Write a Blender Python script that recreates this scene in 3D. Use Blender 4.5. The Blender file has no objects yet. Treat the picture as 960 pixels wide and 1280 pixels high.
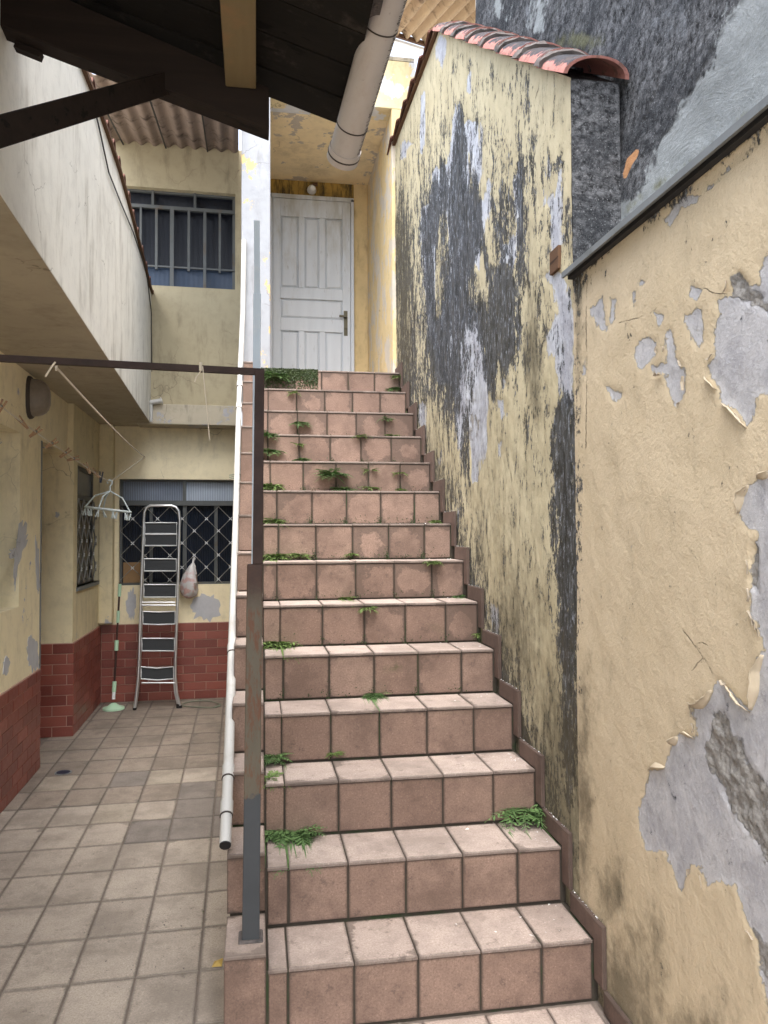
import bpy, bmesh, math, random
import numpy as np
from mathutils import Vector, Matrix
random.seed(7)
RNG = np.random.default_rng(7)
SC = bpy.context.scene
COL = SC.collection

# ------------------------------------------------------------------ camera
YAW, PIT, ROL, EYE, FPX = .16467516, .03036338, -.0044668, 1.4968, 960.
def _axes():
    cy, sy = math.cos(YAW), math.sin(YAW)
    fw = np.array([sy*math.cos(PIT), cy*math.cos(PIT), math.sin(PIT)])
    rt = np.array([cy, -sy, 0.]); up = np.cross(rt, fw)
    return (rt*math.cos(ROL)+up*math.sin(ROL), -rt*math.sin(ROL)+up*math.cos(ROL), fw)
AX = _axes()
cd = bpy.data.cameras.new('camera'); cam = bpy.data.objects.new('camera', cd); COL.objects.link(cam)
cd.sensor_fit = 'VERTICAL'; cd.sensor_height = 36; cd.lens = 36*FPX/1280; cd.clip_start = .05; cd.clip_end = 2000
M4 = Matrix.Identity(4)
for i in range(3):
    M4[i][0] = AX[0][i]; M4[i][1] = AX[1][i]; M4[i][2] = -AX[2][i]
M4.translation = (0, 0, EYE)
cam.matrix_world = M4
SC.camera = cam
# ------------------------------------------------------------------ light
SUN_EL, SUN_AZ = 66, 185      # soft overcast light from high up, behind the viewer
w = bpy.data.worlds.new('World'); SC.world = w; w.use_nodes = True
nt = w.node_tree; nt.nodes.clear()
sky = nt.nodes.new('ShaderNodeTexSky'); sky.sky_type = 'NISHITA'; sky.sun_disc = False
sky.sun_elevation = math.radians(SUN_EL); sky.sun_rotation = math.radians(SUN_AZ)
sky.dust_density = 4; sky.air_density = 1.0
hs = nt.nodes.new('ShaderNodeHueSaturation'); hs.inputs['Saturation'].default_value = .5
bg = nt.nodes.new('ShaderNodeBackground'); bg.inputs['Strength'].default_value = .15
wo = nt.nodes.new('ShaderNodeOutputWorld')
nt.links.new(sky.outputs[0], hs.inputs['Color']); nt.links.new(hs.outputs[0], bg.inputs[0]); nt.links.new(bg.outputs[0], wo.inputs[0])
sl = bpy.data.lights.new('sun', 'SUN'); sl.energy = .9; sl.angle = math.radians(60); sl.color = (1, .98, .95)
so = bpy.data.objects.new('sun', sl); COL.objects.link(so)
_e, _a = math.radians(SUN_EL), math.radians(SUN_AZ)
_d = Vector((math.sin(_a)*math.cos(_e), math.cos(_a)*math.cos(_e), math.sin(_e)))
so.rotation_euler = _d.to_track_quat('Z', 'Y').to_euler(); so.location = _d*30
SC.view_settings.view_transform = 'Standard'; SC.view_settings.look = 'None'
SC.view_settings.exposure = 2.32; SC.view_settings.gamma = 1
try:
    SC.cycles.max_bounces = 12; SC.cycles.diffuse_bounces = 8
except Exception: pass

# ------------------------------------------------------------------ frames
TH = .0217                     # the left house is turned by this much against the stairs
def rotz(p, a):
    c, s = math.cos(a), math.sin(a); return (c*p[0]-s*p[1], s*p[0]+c*p[1], p[2])
def at(u, v, fr='W', x=None, y=None, z=None):
    """pixel of the photograph -> point on a plane of the place (x, y or z given)"""
    d = AX[2]*FPX + AX[0]*(u-480) - AX[1]*(v-640)
    if fr == 'L': d = np.array(rotz(d, -TH))
    t = x/d[0] if x is not None else y/d[1] if y is not None else (z-EYE)/d[2]
    return Vector((t*d[0], t*d[1], EYE+t*d[2]))
def px(P):
    q = P - np.array([0, 0, EYE]); dd = q@AX[2]
    return 480+FPX*(q@AX[0])/dd, 640-FPX*(q@AX[1])/dd, dd

BASE = {}
def tag(o, label=None, cat=None, group=None, kind=None):
    if label: o['label'] = label
    if cat: o['category'] = cat
    if group: o['group'] = group
    if kind: o['kind'] = kind
    return o
def thing(name, label, cat, base=(0, 0, 0), fr='W', group=None, kind=None):
    o = bpy.data.objects.new(name, None); COL.objects.link(o)
    a = TH if fr == 'L' else 0
    o.location = rotz(base, a); o.rotation_euler = (0, 0, a); o.empty_display_size = .1
    BASE[o.name] = Vector(base)
    return tag(o, label, cat, group, kind)
def base_of(o):
    while o.parent: o = o.parent
    return BASE[o.name]

class MB:
    def __init__(s): s.v = []; s.f = []; s.m = []
    def add(s, vs, fs, m=0):
        k = len(s.v); s.v += [tuple(p) for p in vs]; s.f += [tuple(i+k for i in f) for f in fs]; s.m += [m]*len(fs); return s
    def box(s, a, b, m=0):
        x0, x1 = sorted((a[0], b[0])); y0, y1 = sorted((a[1], b[1])); z0, z1 = sorted((a[2], b[2]))
        return s.add([(x0,y0,z0),(x1,y0,z0),(x1,y1,z0),(x0,y1,z0),(x0,y0,z1),(x1,y0,z1),(x1,y1,z1),(x0,y1,z1)],
            [(0,3,2,1),(4,5,6,7),(0,1,5,4),(1,2,6,5),(2,3,7,6),(3,0,4,7)], m)
    def bar(s, a, b, wd, th, up=(0, 0, 1), m=0):
        a = Vector(a); b = Vector(b); d = (b-a).normalized(); r = d.cross(Vector(up))
        if r.length < 1e-4: r = d.cross(Vector((1, 0, 0)))
        r.normalize(); u = r.cross(d)
        r = r*wd/2; u = u*th/2
        vs = [a-r-u, a+r-u, a+r+u, a-r+u, b-r-u, b+r-u, b+r+u, b-r+u]
        return s.add(vs, [(0,1,2,3),(7,6,5,4),(0,4,5,1),(1,5,6,2),(2,6,7,3),(3,7,4,0)], m)
    def tube(s, pts, r, n=10, m=0, caps=True, ell=None):
        pts = [Vector(p) for p in pts]; rr = r if isinstance(r, (list, tuple)) else [r]*len(pts)
        vs = []; pr = None
        for i, p in enumerate(pts):
            d = (pts[min(i+1, len(pts)-1)]-pts[max(i-1, 0)]).normalized()
            if pr is None:
                pr = d.cross(Vector((0, 0, 1)))
                if pr.length < .01: pr = Vector((1, 0, 0))
            pr = (pr-d*pr.dot(d)).normalized(); q = d.cross(pr)
            for k in range(n):
                a = 2*math.pi*k/n; vs.append(p+pr*math.cos(a)*rr[i]+q*math.sin(a)*rr[i])
        fs = []
        for i in range(len(pts)-1):
            for k in range(n):
                fs.append((i*n+k, i*n+(k+1)%n, (i+1)*n+(k+1)%n, (i+1)*n+k))
        if caps: fs.append(tuple(range(n))[::-1]); fs.append(tuple((len(pts)-1)*n+k for k in range(n)))
        return s.add(vs, fs, m)
    def prism(s, poly, vec, m=0):
        vec = Vector(vec); n = len(poly); a = [Vector(p) for p in poly]; b = [p+vec for p in a]
        return s.add(a+b, [tuple(range(n))[::-1], tuple(range(n, 2*n))]+[(i, (i+1)%n, n+(i+1)%n, n+i) for i in range(n)], m)
    def build(s, name, mats, parent=None, smooth=False, bevel=0, origin=None, fix=True):
        me = bpy.data.meshes.new(name)
        org = base_of(parent) if parent is not None else Vector(origin or (0, 0, 0))
        me.from_pydata([tuple(Vector(p)-org) for p in s.v], [], s.f)
        mats = mats if isinstance(mats, list) else [mats]
        for m in mats: me.materials.append(m)
        if len(mats) > 1: me.polygons.foreach_set('material_index', s.m)
        if fix:
            bm = bmesh.new(); bm.from_mesh(me); bmesh.ops.recalc_face_normals(bm, faces=bm.faces); bm.to_mesh(me); bm.free()
        if smooth:
            me.shade_smooth()
            try: me.set_sharp_from_angle(angle=math.radians(40))
            except Exception: pass
        me.update()
        o = bpy.data.objects.new(name, me); COL.objects.link(o)
        if parent is not None: o.parent = parent
        elif origin is not None: o.location = origin
        if bevel:
            md = o.modifiers.new('bevel', 'BEVEL'); md.width = bevel; md.segments = 2; md.limit_method = 'ANGLE'; md.angle_limit = math.radians(40)
        return o
def single(name, mb, mat, label, cat, base, fr='W', group=None, **k):
    o = mb.build(name, mat, None, origin=Vector(base), **k)
    BASE[o.name] = Vector(base)
    if fr == 'L': o.location = rotz(base, TH); o.rotation_euler = (0, 0, TH)
    return tag(o, label, cat, group)

# ------------------------------------------------------------------ shader helper
class T:
    def __init__(s, name):
        s.m = bpy.data.materials.new(name); s.m.use_nodes = True; s.t = s.m.node_tree; s.t.nodes.clear()
        s.o = s.t.nodes.new('ShaderNodeOutputMaterial'); s.b = s.t.nodes.new('ShaderNodeBsdfPrincipled')
        s.t.links.new(s.b.outputs[0], s.o.inputs[0]); s._tc = None
    def put(s, sock, v):
        if isinstance(v, bpy.types.NodeSocket): s.t.links.new(v, sock)
        elif v is not None:
            if isinstance(v, (tuple, list)) and len(v) == 3 and sock.type == 'RGBA': v = (*v, 1)
            sock.default_value = v
    def tc(s, k='Object'):
        if s._tc is None: s._tc = s.t.nodes.new('ShaderNodeTexCoord')
        return s._tc.outputs[k]
    def sc(s, v, scale, loc=(0, 0, 0), rot=(0, 0, 0)):
        n = s.t.nodes.new('ShaderNodeMapping'); s.put(n.inputs['Vector'], v)
        n.inputs['Scale'].default_value = scale; n.inputs['Location'].default_value = loc; n.inputs['Rotation'].default_value = rot
        return n.outputs[0]
    def noise(s, v, scale=5, detail=4, rough=.55, dist=0, col=False):
        n = s.t.nodes.new('ShaderNodeTexNoise'); s.put(n.inputs['Vector'], v)
        n.inputs['Scale'].default_value = scale; n.inputs['Detail'].default_value = detail
        n.inputs['Roughness'].default_value = rough; n.inputs['Distortion'].default_value = dist
        return n.outputs[1 if col else 0]
    def vor(s, v, scale=5, feat='F1', out='Distance'):
        n = s.t.nodes.new('ShaderNodeTexVoronoi'); n.feature = feat; s.put(n.inputs['Vector'], v); n.inputs['Scale'].default_value = scale
        return n.outputs[out]
    def wave(s, v, scale, direction='X', dist=0, prof='SIN'):
        n = s.t.nodes.new('ShaderNodeTexWave'); n.bands_direction = direction; n.wave_profile = prof; s.put(n.inputs['Vector'], v)
        n.inputs['Scale'].default_value = scale; n.inputs['Distortion'].default_value = dist; return n.outputs['Fac']
    def math(s, op, a, b=0., c=None, clamp=False):
        n = s.t.nodes.new('ShaderNodeMath'); n.operation = op; n.use_clamp = clamp
        s.put(n.inputs[0], a); s.put(n.inputs[1], b)
        if c is not None: s.put(n.inputs[2], c)
        return n.outputs[0]
    def ss(s, x, lo, hi):
        n = s.t.nodes.new('ShaderNodeMapRange'); n.interpolation_type = 'SMOOTHSTEP'
        s.put(n.inputs[0], x); s.put(n.inputs[1], lo); s.put(n.inputs[2], hi); return n.outputs[0]
    def mix(s, f, a, b, mode='MIX'):
        n = s.t.nodes.new('ShaderNodeMix'); n.data_type = 'RGBA'; n.blend_type = mode
        s.put(n.inputs[0], f); s.put(n.inputs[6], a); s.put(n.inputs[7], b); return n.outputs[2]
    def attr(s, name, kind='GEOMETRY', out='Fac'):
        n = s.t.nodes.new('ShaderNodeAttribute'); n.attribute_name = name; n.attribute_type = kind; return n.outputs[out]
    def rnd(s):
        return s.t.nodes.new('ShaderNodeObjectInfo').outputs['Random']
    def xyz(s, v):
        n = s.t.nodes.new('ShaderNodeSeparateXYZ'); s.put(n.inputs[0], v); return n.outputs
    def bump(s, h, strength=.5, dist=.01, nrm=None):
        n = s.t.nodes.new('ShaderNodeBump'); s.put(n.inputs['Height'], h)
        n.inputs['Strength'].default_value = strength; n.inputs['Distance'].default_value = dist
        if nrm is not None: s.put(n.inputs['Normal'], nrm)
        return n.outputs[0]
    def out(s, col, rough=.8, nrm=None, metal=0, spec=.3, **k):
        s.put(s.b.inputs['Base Color'], col); s.put(s.b.inputs['Roughness'], rough); s.put(s.b.inputs['Metallic'], metal)
        s.put(s.b.inputs['Specular IOR Level'], spec)
        if nrm is not None: s.put(s.b.inputs['Normal'], nrm)
        for kk, v in k.items(): s.put(s.b.inputs[kk.replace('_', ' ')], v)
        return s.m

def basic(name, col, rough=.6, metal=0, var=.25, nscale=12, bump=.15, dirt=None, dirt_amt=.5, spec=.3, dscale=6):
    t = T(name); o = t.tc()
    n = t.noise(o, nscale, 5); c = t.mix(n, tuple(x*(1-var) for x in col), tuple(min(1, x*(1+var)) for x in col))
    if dirt:
        d = t.ss(t.noise(o, dscale, 6, .65), .52-.2*(dirt_amt-.5), .68); c = t.mix(t.math('MULTIPLY', d, .9), c, dirt)
    return t.out(c, rough, t.bump(t.noise(o, nscale*6, 4), bump, .004), metal, spec)

def plaster(name, col, dark=.5, dirt=(.12, .1, .07), streak=.5, under=None, under_amt=.0, fine=60, stretch=(9, 9, 2.2), lo=.5):
    """old painted render: soft tone changes, rain streaks, hairline cracks, some flaked spots"""
    t = T(name); o = t.tc()
    c = t.mix(t.noise(o, 2.3, 6, .6), tuple(x*.82 for x in col), tuple(min(1, x*1.1) for x in col))
    c = t.mix(t.ss(t.noise(t.sc(o, (1, 1, 1), (7, 3, 1)), 9, 8, .7), .45, .75), c, tuple(x*.8 for x in col))
    stn = t.noise(t.sc(o, stretch), 1, 7, .68)
    c = t.mix(t.math('MULTIPLY', t.ss(stn, lo, lo+.22), streak), c, dirt)
    blot = t.noise(o, 1.4, 7, .7)
    c = t.mix(t.math('MULTIPLY', t.ss(blot, .52, .75), dark), c, dirt)
    wob = t.noise(o, 6, 3, .6, 0, True)
    cr = t.vor(t.mix(.12, o, wob), 3.0, 'DISTANCE_TO_EDGE')
    crm = t.math('MULTIPLY', t.math('SUBTRACT', 1., t.ss(cr, .0, .008)), t.ss(t.noise(o, 2.1, 3), .5, .62))
    c = t.mix(t.math('MULTIPLY', crm, .55), c, (.1, .08, .06))
    h = t.math('MULTIPLY', t.noise(o, fine, 6, .6), .4)
    h = t.math('ADD', h, t.noise(o, 7, 4))
    h = t.math('SUBTRACT', h, t.math('MULTIPLY', crm, .5))
    if under:
        pn = t.noise(t.sc(o, (1, 1, .7), (3, 8, 2)), 5, 9, .66)
        pm = t.ss(pn, .63-under_amt, .64-under_amt)
        uc = t.mix(t.noise(o, 14, 5), tuple(x*.75 for x in under), tuple(min(1, x*1.15) for x in under))
        c = t.mix(pm, c, uc); h = t.math('SUBTRACT', h, t.math('MULTIPLY', pm, .8))
    return t.out(c, .88, t.bump(h, .35, .006), spec=.15)

# ------------------------------------------------------------------ plain materials
M = {}
M['grout'] = basic('grout', (.055, .045, .035), .95, var=.4, nscale=30, bump=.5, dirt=(.03, .05, .02), dirt_amt=.6)
M['floor_grout'] = basic('floor_grout', (.17, .14, .12), .95, var=.4, nscale=30, bump=.5)
def tile_mat(name, c0, c1, stain=(.07, .052, .042), green=(.05, .07, .022), rough=.72, speck=.5):
    t = T(name); o = t.tc(); g = t.xyz(t.tc('Generated')); r = t.rnd()
    off = t.t.nodes.new('ShaderNodeVectorMath'); off.operation = 'ADD'
    cmb = t.t.nodes.new('ShaderNodeCombineXYZ'); t.put(cmb.inputs[0], t.math('MULTIPLY', r, 37.)); t.put(cmb.inputs[1], t.math('MULTIPLY', r, 91.))
    t.put(off.inputs[0], o); t.put(off.inputs[1], cmb.outputs[0]); p = off.outputs[0]
    c = t.mix(r, c0, c1)
    c = t.mix(t.math('MULTIPLY', t.ss(t.noise(p, 150, 3, .8), .44, .62), speck), c, tuple(x*.55 for x in c0))
    c = t.mix(t.math('MULTIPLY', t.ss(t.noise(p, 120, 3, .8), .56, .66), speck), c, tuple(min(1, x*1.45) for x in c1))
    c = t.mix(t.math('MULTIPLY', t.ss(t.noise(p, 9, 6, .65), .4, .75), .5), c, tuple(x*.62 for x in c0))
    ex = t.math('MINIMUM', g[0], t.math('SUBTRACT', 1., g[0])); ey = t.math('MINIMUM', g[1], t.math('SUBTRACT', 1., g[1]))
    e = t.math('MINIMUM', ex, ey)
    rr = lambda k, a: t.math('MULTIPLY', t.math('FRACT', t.math('MULTIPLY', r, k)), a)
    e1 = t.math('MINIMUM', t.math('ADD', g[0], rr(7.3, .26)), t.math('ADD', t.math('SUBTRACT', 1., g[0]), rr(13.7, .26)))
    e2 = t.math('MINIMUM', t.math('ADD', g[1], rr(23.1, .34)), t.math('ADD', t.math('SUBTRACT', 1., g[1]), rr(31.9, .20)))
    es = t.math('MULTIPLY', t.math('POWER', t.math('MULTIPLY', t.math('MAXIMUM', e1, .004), t.math('MAXIMUM', e2, .004)), .5), .8)
    st = t.attr('stain', 'OBJECT')
    n = t.math('MULTIPLY', t.math('SUBTRACT', t.noise(p, 10, 9, .72), .5), .75)
    q = t.math('SUBTRACT', t.math('MULTIPLY', st, .30), t.math('ADD', es, n))
    big = t.math('MULTIPLY', t.ss(q, -.025, .035), t.math('ADD', .6, t.math('MULTIPLY', t.noise(p, 30, 5, .7), .7)), clamp=True)
    c = t.mix(t.math('MULTIPLY', big, .6), c, stain)
    # narrow dirt along the joints, always
    n2 = t.math('MULTIPLY', t.math('SUBTRACT', t.noise(p, 30, 5, .7), .5), .08)
    ed = t.math('SUBTRACT', 1., t.ss(t.math('ADD', e, n2), .0, .055))
    c = t.mix(t.math('MULTIPLY', ed, .6), c, stain)
    wp = t.t.nodes.new('ShaderNodeNewGeometry').outputs['Position']
    c = t.mix(t.math('MULTIPLY', t.ss(t.noise(wp, 2.6, 8, .72), .44, .64), .6), c, tuple(x*.5 for x in c0))
    c = t.mix(t.math('MULTIPLY', t.ss(t.noise(wp, 17, 8, .8), .56, .66), .45), c, stain)
    gn = t.math('MULTIPLY', t.ss(t.noise(t.sc(p, (1, 1, 1), (5, 5, 5)), 5, 6, .65), .6, .78), t.attr('moss', 'OBJECT'))
    c = t.mix(t.math('MULTIPLY', gn, .75), c, green)
    spots = t.math('MULTIPLY', t.math('SUBTRACT', 1., t.ss(t.vor(p, 34), .05, .14)), t.ss(t.noise(p, 7, 3), .56, .66))
    c = t.mix(t.math('MULTIPLY', spots, .6), c, stain)
    h = t.math('ADD', t.math('MULTIPLY', t.noise(p, 300, 3, .7), .3), t.noise(p, 18, 4))
    return t.out(c, t.math('ADD', rough-.1, t.math('MULTIPLY', t.noise(p, 8, 3), .25)), t.bump(h, .3, .002), spec=.3)
M['riser'] = tile_mat('riser_tile', (.215, .142, .110), (.285, .197, .155))
M['tread'] = tile_mat('tread_tile', (.41, .33, .285), (.48, .395, .345))
M['skirt'] = tile_mat('skirting_tile', (.125, .084, .068), (.165, .112, .092), speck=.2)
M['floor'] = tile_mat('floor_tile', (.36, .31, .26), (.43, .375, .315), stain=(.10, .085, .07))
def brick_mat():
    t = T('wainscot_tile'); o = t.tc(); r = t.rnd()
    c = t.mix(r, (.15, .038, .030), (.31, .095, .068)); c = t.mix(t.math('MULTIPLY', t.ss(t.noise(o, 60, 7, .8), .52, .68), .4), c, (.34, .20, .16))
    c = t.mix(t.math('MULTIPLY', t.noise(o, 14, 6, .7), .5), c, (.15, .035, .026))
    n = t.bump(t.noise(o, 25, 4), .12, .003)
    return t.out(c, t.math('ADD', .22, t.math('MULTIPLY', t.noise(o, 30, 4), .25)), n, spec=.5)
M['brick'] = brick_mat()
M['brick_grout'] = basic('brick_grout', (.42, .29, .23), .9, nscale=40)
M['cream_wall'] = plaster('cream_house_wall', (.74, .65, .43), .2, streak=.28, under=(.42, .43, .47), under_amt=-.045)
M['cream_low'] = plaster('cream_low_wall', (.86, .77, .54), .12, streak=.2, under=(.42, .43, .52), under_amt=-.01)
M['upper_wall'] = plaster('upper_wall', (.44, .385, .26), .3, streak=.45, dirt=(.14, .12, .08))
M['ledge'] = plaster('ledge', (.50, .45, .35), .4, streak=.6, dirt=(.12, .11, .09), under=(.42, .42, .45), under_amt=.05)
M['parapet'] = plaster('white_parapet', (.80, .79, .72), .35, dirt=(.33, .305, .25), streak=.6, stretch=(7, 7, 1.6))
M['soffit'] = plaster('soffit', (.42, .375, .285), .3, streak=.2)
M['pillar'] = plaster('pillar', (.34, .355, .38), .5, dirt=(.18, .18, .18), streak=.55, under=(.62, .45, .22), under_amt=.04)
M['porch_front'] = plaster('porch_front', (.72, .62, .38), .25, dirt=(.4, .3, .15), streak=.4, under=(.62, .64, .66), under_amt=.12)
M['porch_side'] = plaster('porch_side', (.74, .59, .33), .1, streak=.25, dirt=(.35, .2, .08), under=(.62, .56, .47), under_amt=.11)
M['porch_back'] = plaster('porch_back', (.62, .48, .26), .35, streak=.55, dirt=(.10, .075, .04), lo=.5)
M['porch_lintel'] = plaster('porch_lintel', (.42, .27, .07), .7, streak=.95, dirt=(.045, .038, .025), stretch=(16, 16, 3), lo=.42)
M['porch_ceiling'] = plaster('porch_ceiling', (.84, .71, .46), .45, dirt=(.26, .19, .12), streak=.3, stretch=(3, 3, 3), under=(.5, .45, .38), under_amt=.04)
def wood(name, c0, c1, axis='Y', rough=.75, gr=26, dirt=None):
    t = T(name); o = t.tc()
    s = {'X': (1.5, gr, gr), 'Y': (gr, 1.5, gr), 'Z': (gr, gr, 1.5)}[axis]
    n = t.noise(t.sc(o, s), 1, 6, .65, .3)
    c = t.mix(n, c0, c1)
    if dirt: c = t.mix(t.math('MULTIPLY', t.ss(t.noise(o, 7, 6, .7), .5, .68), .8), c, dirt)
    cr = t.math('MULTIPLY', t.ss(t.noise(t.sc(o, tuple(x*1.4 for x in s), (4, 4, 4)), 1, 3), .62, .66), .7)
    c = t.mix(cr, c, tuple(x*.25 for x in c0))
    return t.out(c, rough, t.bump(n, .4, .004), spec=.2)
M['black_wood'] = wood('black_wood', (.007, .005, .004), (.028, .018, .013), 'X', .8)
M['black_board'] = wood('black_board', (.004, .004, .003), (.016, .013, .011), 'X', .9, 14, dirt=(.045, .038, .032))
M['yellow_wood'] = wood('yellow_wood', (.135, .10, .05), (.21, .16, .085), 'Y', .7, 20, dirt=(.22, .14, .07))
M['brown_wood'] = wood('brown_wood', (.07, .035, .02), (.14, .08, .045), 'Y', .8)
def door_mat():
    t = T('door_paint'); o = t.tc()
    c = t.mix(t.noise(t.sc(o, (14, 14, 1.3)), 1, 6, .7), (.46, .49, .53), (.63, .67, .70))
    d = t.ss(t.math('ADD', t.math('MULTIPLY', t.xyz(o)[2], .22), t.math('SUBTRACT', t.noise(t.sc(o, (10, 10, 2.5)), 1, 7, .7), .5)), .26, .62)
    c = t.mix(t.math('MULTIPLY', d, .6), c, (.30, .27, .20))
    c = t.mix(t.math('MULTIPLY', t.ss(t.noise(t.sc(o, (40, 40, 6)), 1, 5, .7), .62, .7), .5), c, (.22, .2, .17))
    return t.out(c, .5, t.bump(t.noise(t.sc(o, (40, 40, 3)), 1, 4), .25, .002), spec=.35)
M['door'] = door_mat()
M['metal_grey'] = basic('painted_steel_grey', (.17, .185, .19), .5, .2, var=.3, dirt=(.08, .06, .045), dirt_amt=.4)
M['window_frame'] = basic('window_frame_steel', (.10, .108, .108), .5, .1, var=.3, dirt=(.10, .08, .06), dirt_amt=.4)
M['grille'] = basic('grille_steel', (.27, .27, .255), .5, .3, var=.3, dirt=(.16, .11, .07), dirt_amt=.5)
M['aluminium'] = basic('aluminium', (.62, .63, .64), .33, .85, var=.12, nscale=25, bump=.05)
M['step_frame'] = basic('step_frame', (.60, .62, .63), .45, .2, var=.1)
def pad_mat():
    t = T('ribbed_rubber'); o = t.tc(); wv = t.wave(o, 55, 'X')
    return t.out(t.mix(wv, (.018, .02, .023), (.06, .065, .07)), .55, t.bump(wv, .5, .003))
M['pad'] = pad_mat()
M['rubber'] = basic('black_rubber', (.015, .015, .015), .6)
M['mint'] = basic('mint_plastic', (.42, .62, .44), .4, var=.1, bump=.03)
M['white_plastic'] = basic('white_plastic', (.72, .74, .74), .4, var=.08, bump=.03)
M['rack_plastic'] = basic('pale_plastic', (.62, .70, .71), .4, var=.1, bump=.03)
M['brown_pole'] = basic('brown_pole', (.06, .035, .03), .35, .4)
M['rope'] = basic('rope', (.62, .56, .46), .85, var=.2, nscale=80)
M['pin'] = basic('pin_wood', (.42, .27, .17), .8, var=.35, nscale=40)
M['pin_dark'] = basic('pin_dark', (.05, .06, .09), .6)
M['cable'] = basic('cable', (.03, .028, .025), .6)
M['hose'] = basic('hose', (.20, .22, .17), .5)
M['chip'] = basic('chip', (.75, .75, .74), .8, var=.15)
M['leaf_dry'] = basic('dry_leaf', (.45, .32, .10), .8, var=.3)
M['card'] = basic('cardboard', (.30, .19, .10), .9, var=.2)
M['interior'] = basic('dark_interior', (.012, .013, .018), .9, var=.3)
M['lamp_ring'] = basic('lamp_ring', (.05, .04, .035), .6)
def pvc(name, col, dirt, amt, marks=False):
    t = T(name); o = t.tc()
    c = t.mix(t.noise(o, 4, 5), tuple(x*.85 for x in col), col)
    c = t.mix(t.math('MULTIPLY', t.ss(t.noise(t.sc(o, (3, 1, 3)), 5, 7, .7), .5, .75), amt), c, dirt)
    c = t.mix(t.math('MULTIPLY', t.ss(t.noise(o, 60, 4, .8), .62, .7), amt*.8), c, tuple(x*.6 for x in dirt))
    return t.out(c, .42, t.bump(t.noise(o, 90, 3), .1, .002), spec=.4)
M['pvc_grey'] = pvc('pvc_grey', (.47, .425, .39), (.36, .29, .24), .5)
M['pvc_white'] = pvc('pvc_white', (.56, .56, .54), (.36, .34, .29), .5)
M['pale_blue'] = pvc('pale_blue_paint', (.52, .62, .72), (.62, .64, .66), .6)
M['print'] = basic('print_ink', (.06, .05, .045), .7)
def post_mat():
    t = T('post_paint'); o = t.tc(); z = t.xyz(o)[2]
    n = t.math('MULTIPLY', t.math('SUBTRACT', t.noise(o, 22, 7, .7), .5), .10)
    zz = t.math('ADD', z, n)
    rust = t.mix(t.noise(o, 30, 6, .7), (.022, .014, .011), (.075, .035, .022))
    kh = t.mix(t.noise(t.sc(o, (20, 20, 4)), 1, 6, .7), (.065, .056, .040), (.125, .110, .080))
    kh = t.mix(t.ss(t.noise(t.sc(o, (30, 30, 7)), 1, 6, .75), .50, .62), kh, (.11, .05, .028))
    gy = t.mix(t.noise(o, 9, 5), (.034, .038, .042), (.056, .062, .068))
    a = t.ss(zz, .435, .445); b = t.ss(zz, 1.0, 1.12)
    c = t.mix(b, t.mix(a, gy, kh), rust)
    return t.out(c, .6, t.bump(t.noise(o, 60, 5), .3, .002), spec=.35)
M['post'] = post_mat()
M['rust_bar'] = basic('rust_bar', (.035, .020, .016), .65, var=.6, nscale=25, dirt=(.02, .012, .01))
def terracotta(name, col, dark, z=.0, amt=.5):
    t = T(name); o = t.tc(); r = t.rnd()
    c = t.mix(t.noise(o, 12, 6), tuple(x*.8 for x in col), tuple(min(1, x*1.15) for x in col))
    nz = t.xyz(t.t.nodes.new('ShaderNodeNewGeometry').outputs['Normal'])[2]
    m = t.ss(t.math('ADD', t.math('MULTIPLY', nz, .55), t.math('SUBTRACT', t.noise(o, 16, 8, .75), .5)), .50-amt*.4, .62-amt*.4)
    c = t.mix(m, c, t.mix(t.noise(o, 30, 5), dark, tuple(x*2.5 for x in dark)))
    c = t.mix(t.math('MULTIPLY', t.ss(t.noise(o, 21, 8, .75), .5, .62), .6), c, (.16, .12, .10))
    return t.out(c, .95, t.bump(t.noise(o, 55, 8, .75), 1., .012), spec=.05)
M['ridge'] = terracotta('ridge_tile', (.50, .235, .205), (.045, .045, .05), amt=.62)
M['mortar'] = basic('mortar', (.12, .105, .10), .95, var=.5, nscale=30, bump=.8, dirt=(.04, .04, .04))
M['small_tile'] = basic('small_cap_tile', (.13, .06, .045), .9, var=.4, nscale=25, dirt=(.08, .05, .04))
def corr(name, col, dark):
    t = T(name); o = t.tc()
    c = t.mix(t.noise(t.sc(o, (12, 2, 2)), 1, 7, .7), dark, col)
    c = t.mix(t.ss(t.noise(o, 5, 6, .7), .5, .7), c, tuple(x*.5 for x in dark))
    return t.out(c, .9, t.bump(t.noise(o, 50, 5), .4, .003), spec=.1)
M['corr_grey'] = corr('corrugated_grey', (.34, .27, .22), (.12, .09, .075))
M['corr_tan'] = corr('corrugated_tan', (.52, .39, .24), (.24, .16, .10))
def fluted(name, col, light, band=40, rough=.2):
    t = T(name); o = t.tc(); wv = t.wave(o, band, 'X')
    c = t.mix(t.noise(o, 3, 4), col, light); c = t.mix(t.math('MULTIPLY', wv, .6), c, tuple(x*.35 for x in col))
    return t.out(c, rough, t.bump(wv, .6, .006), spec=.35)
M['glass_dark'] = fluted('fluted_glass_dark', (.006, .007, .011), (.012, .015, .024), 28)
M['glass_low'] = fluted('fluted_glass_sky_tint', (.03, .05, .09), (.07, .105, .17), 28)  # bluish tone painted in as sky reflected by the lower panes
M['glass_pale'] = fluted('fluted_glass_pale', (.40, .47, .58), (.60, .68, .78), 20, .2)
M['glass_mid'] = fluted('fluted_glass_mid', (.16, .19, .25), (.32, .37, .45), 20, .2)
M['glass_lower'] = fluted('fluted_glass_lower', (.008, .011, .020), (.02, .03, .05), 20, .15)
def leafm(name, a, b):
    t = T(name); o = t.tc(); c = t.mix(t.noise(o, 45, 3), a, b)
    return t.out(c, .6, None, spec=.3, Transmission_Weight=0., Subsurface_Weight=0.)
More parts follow.
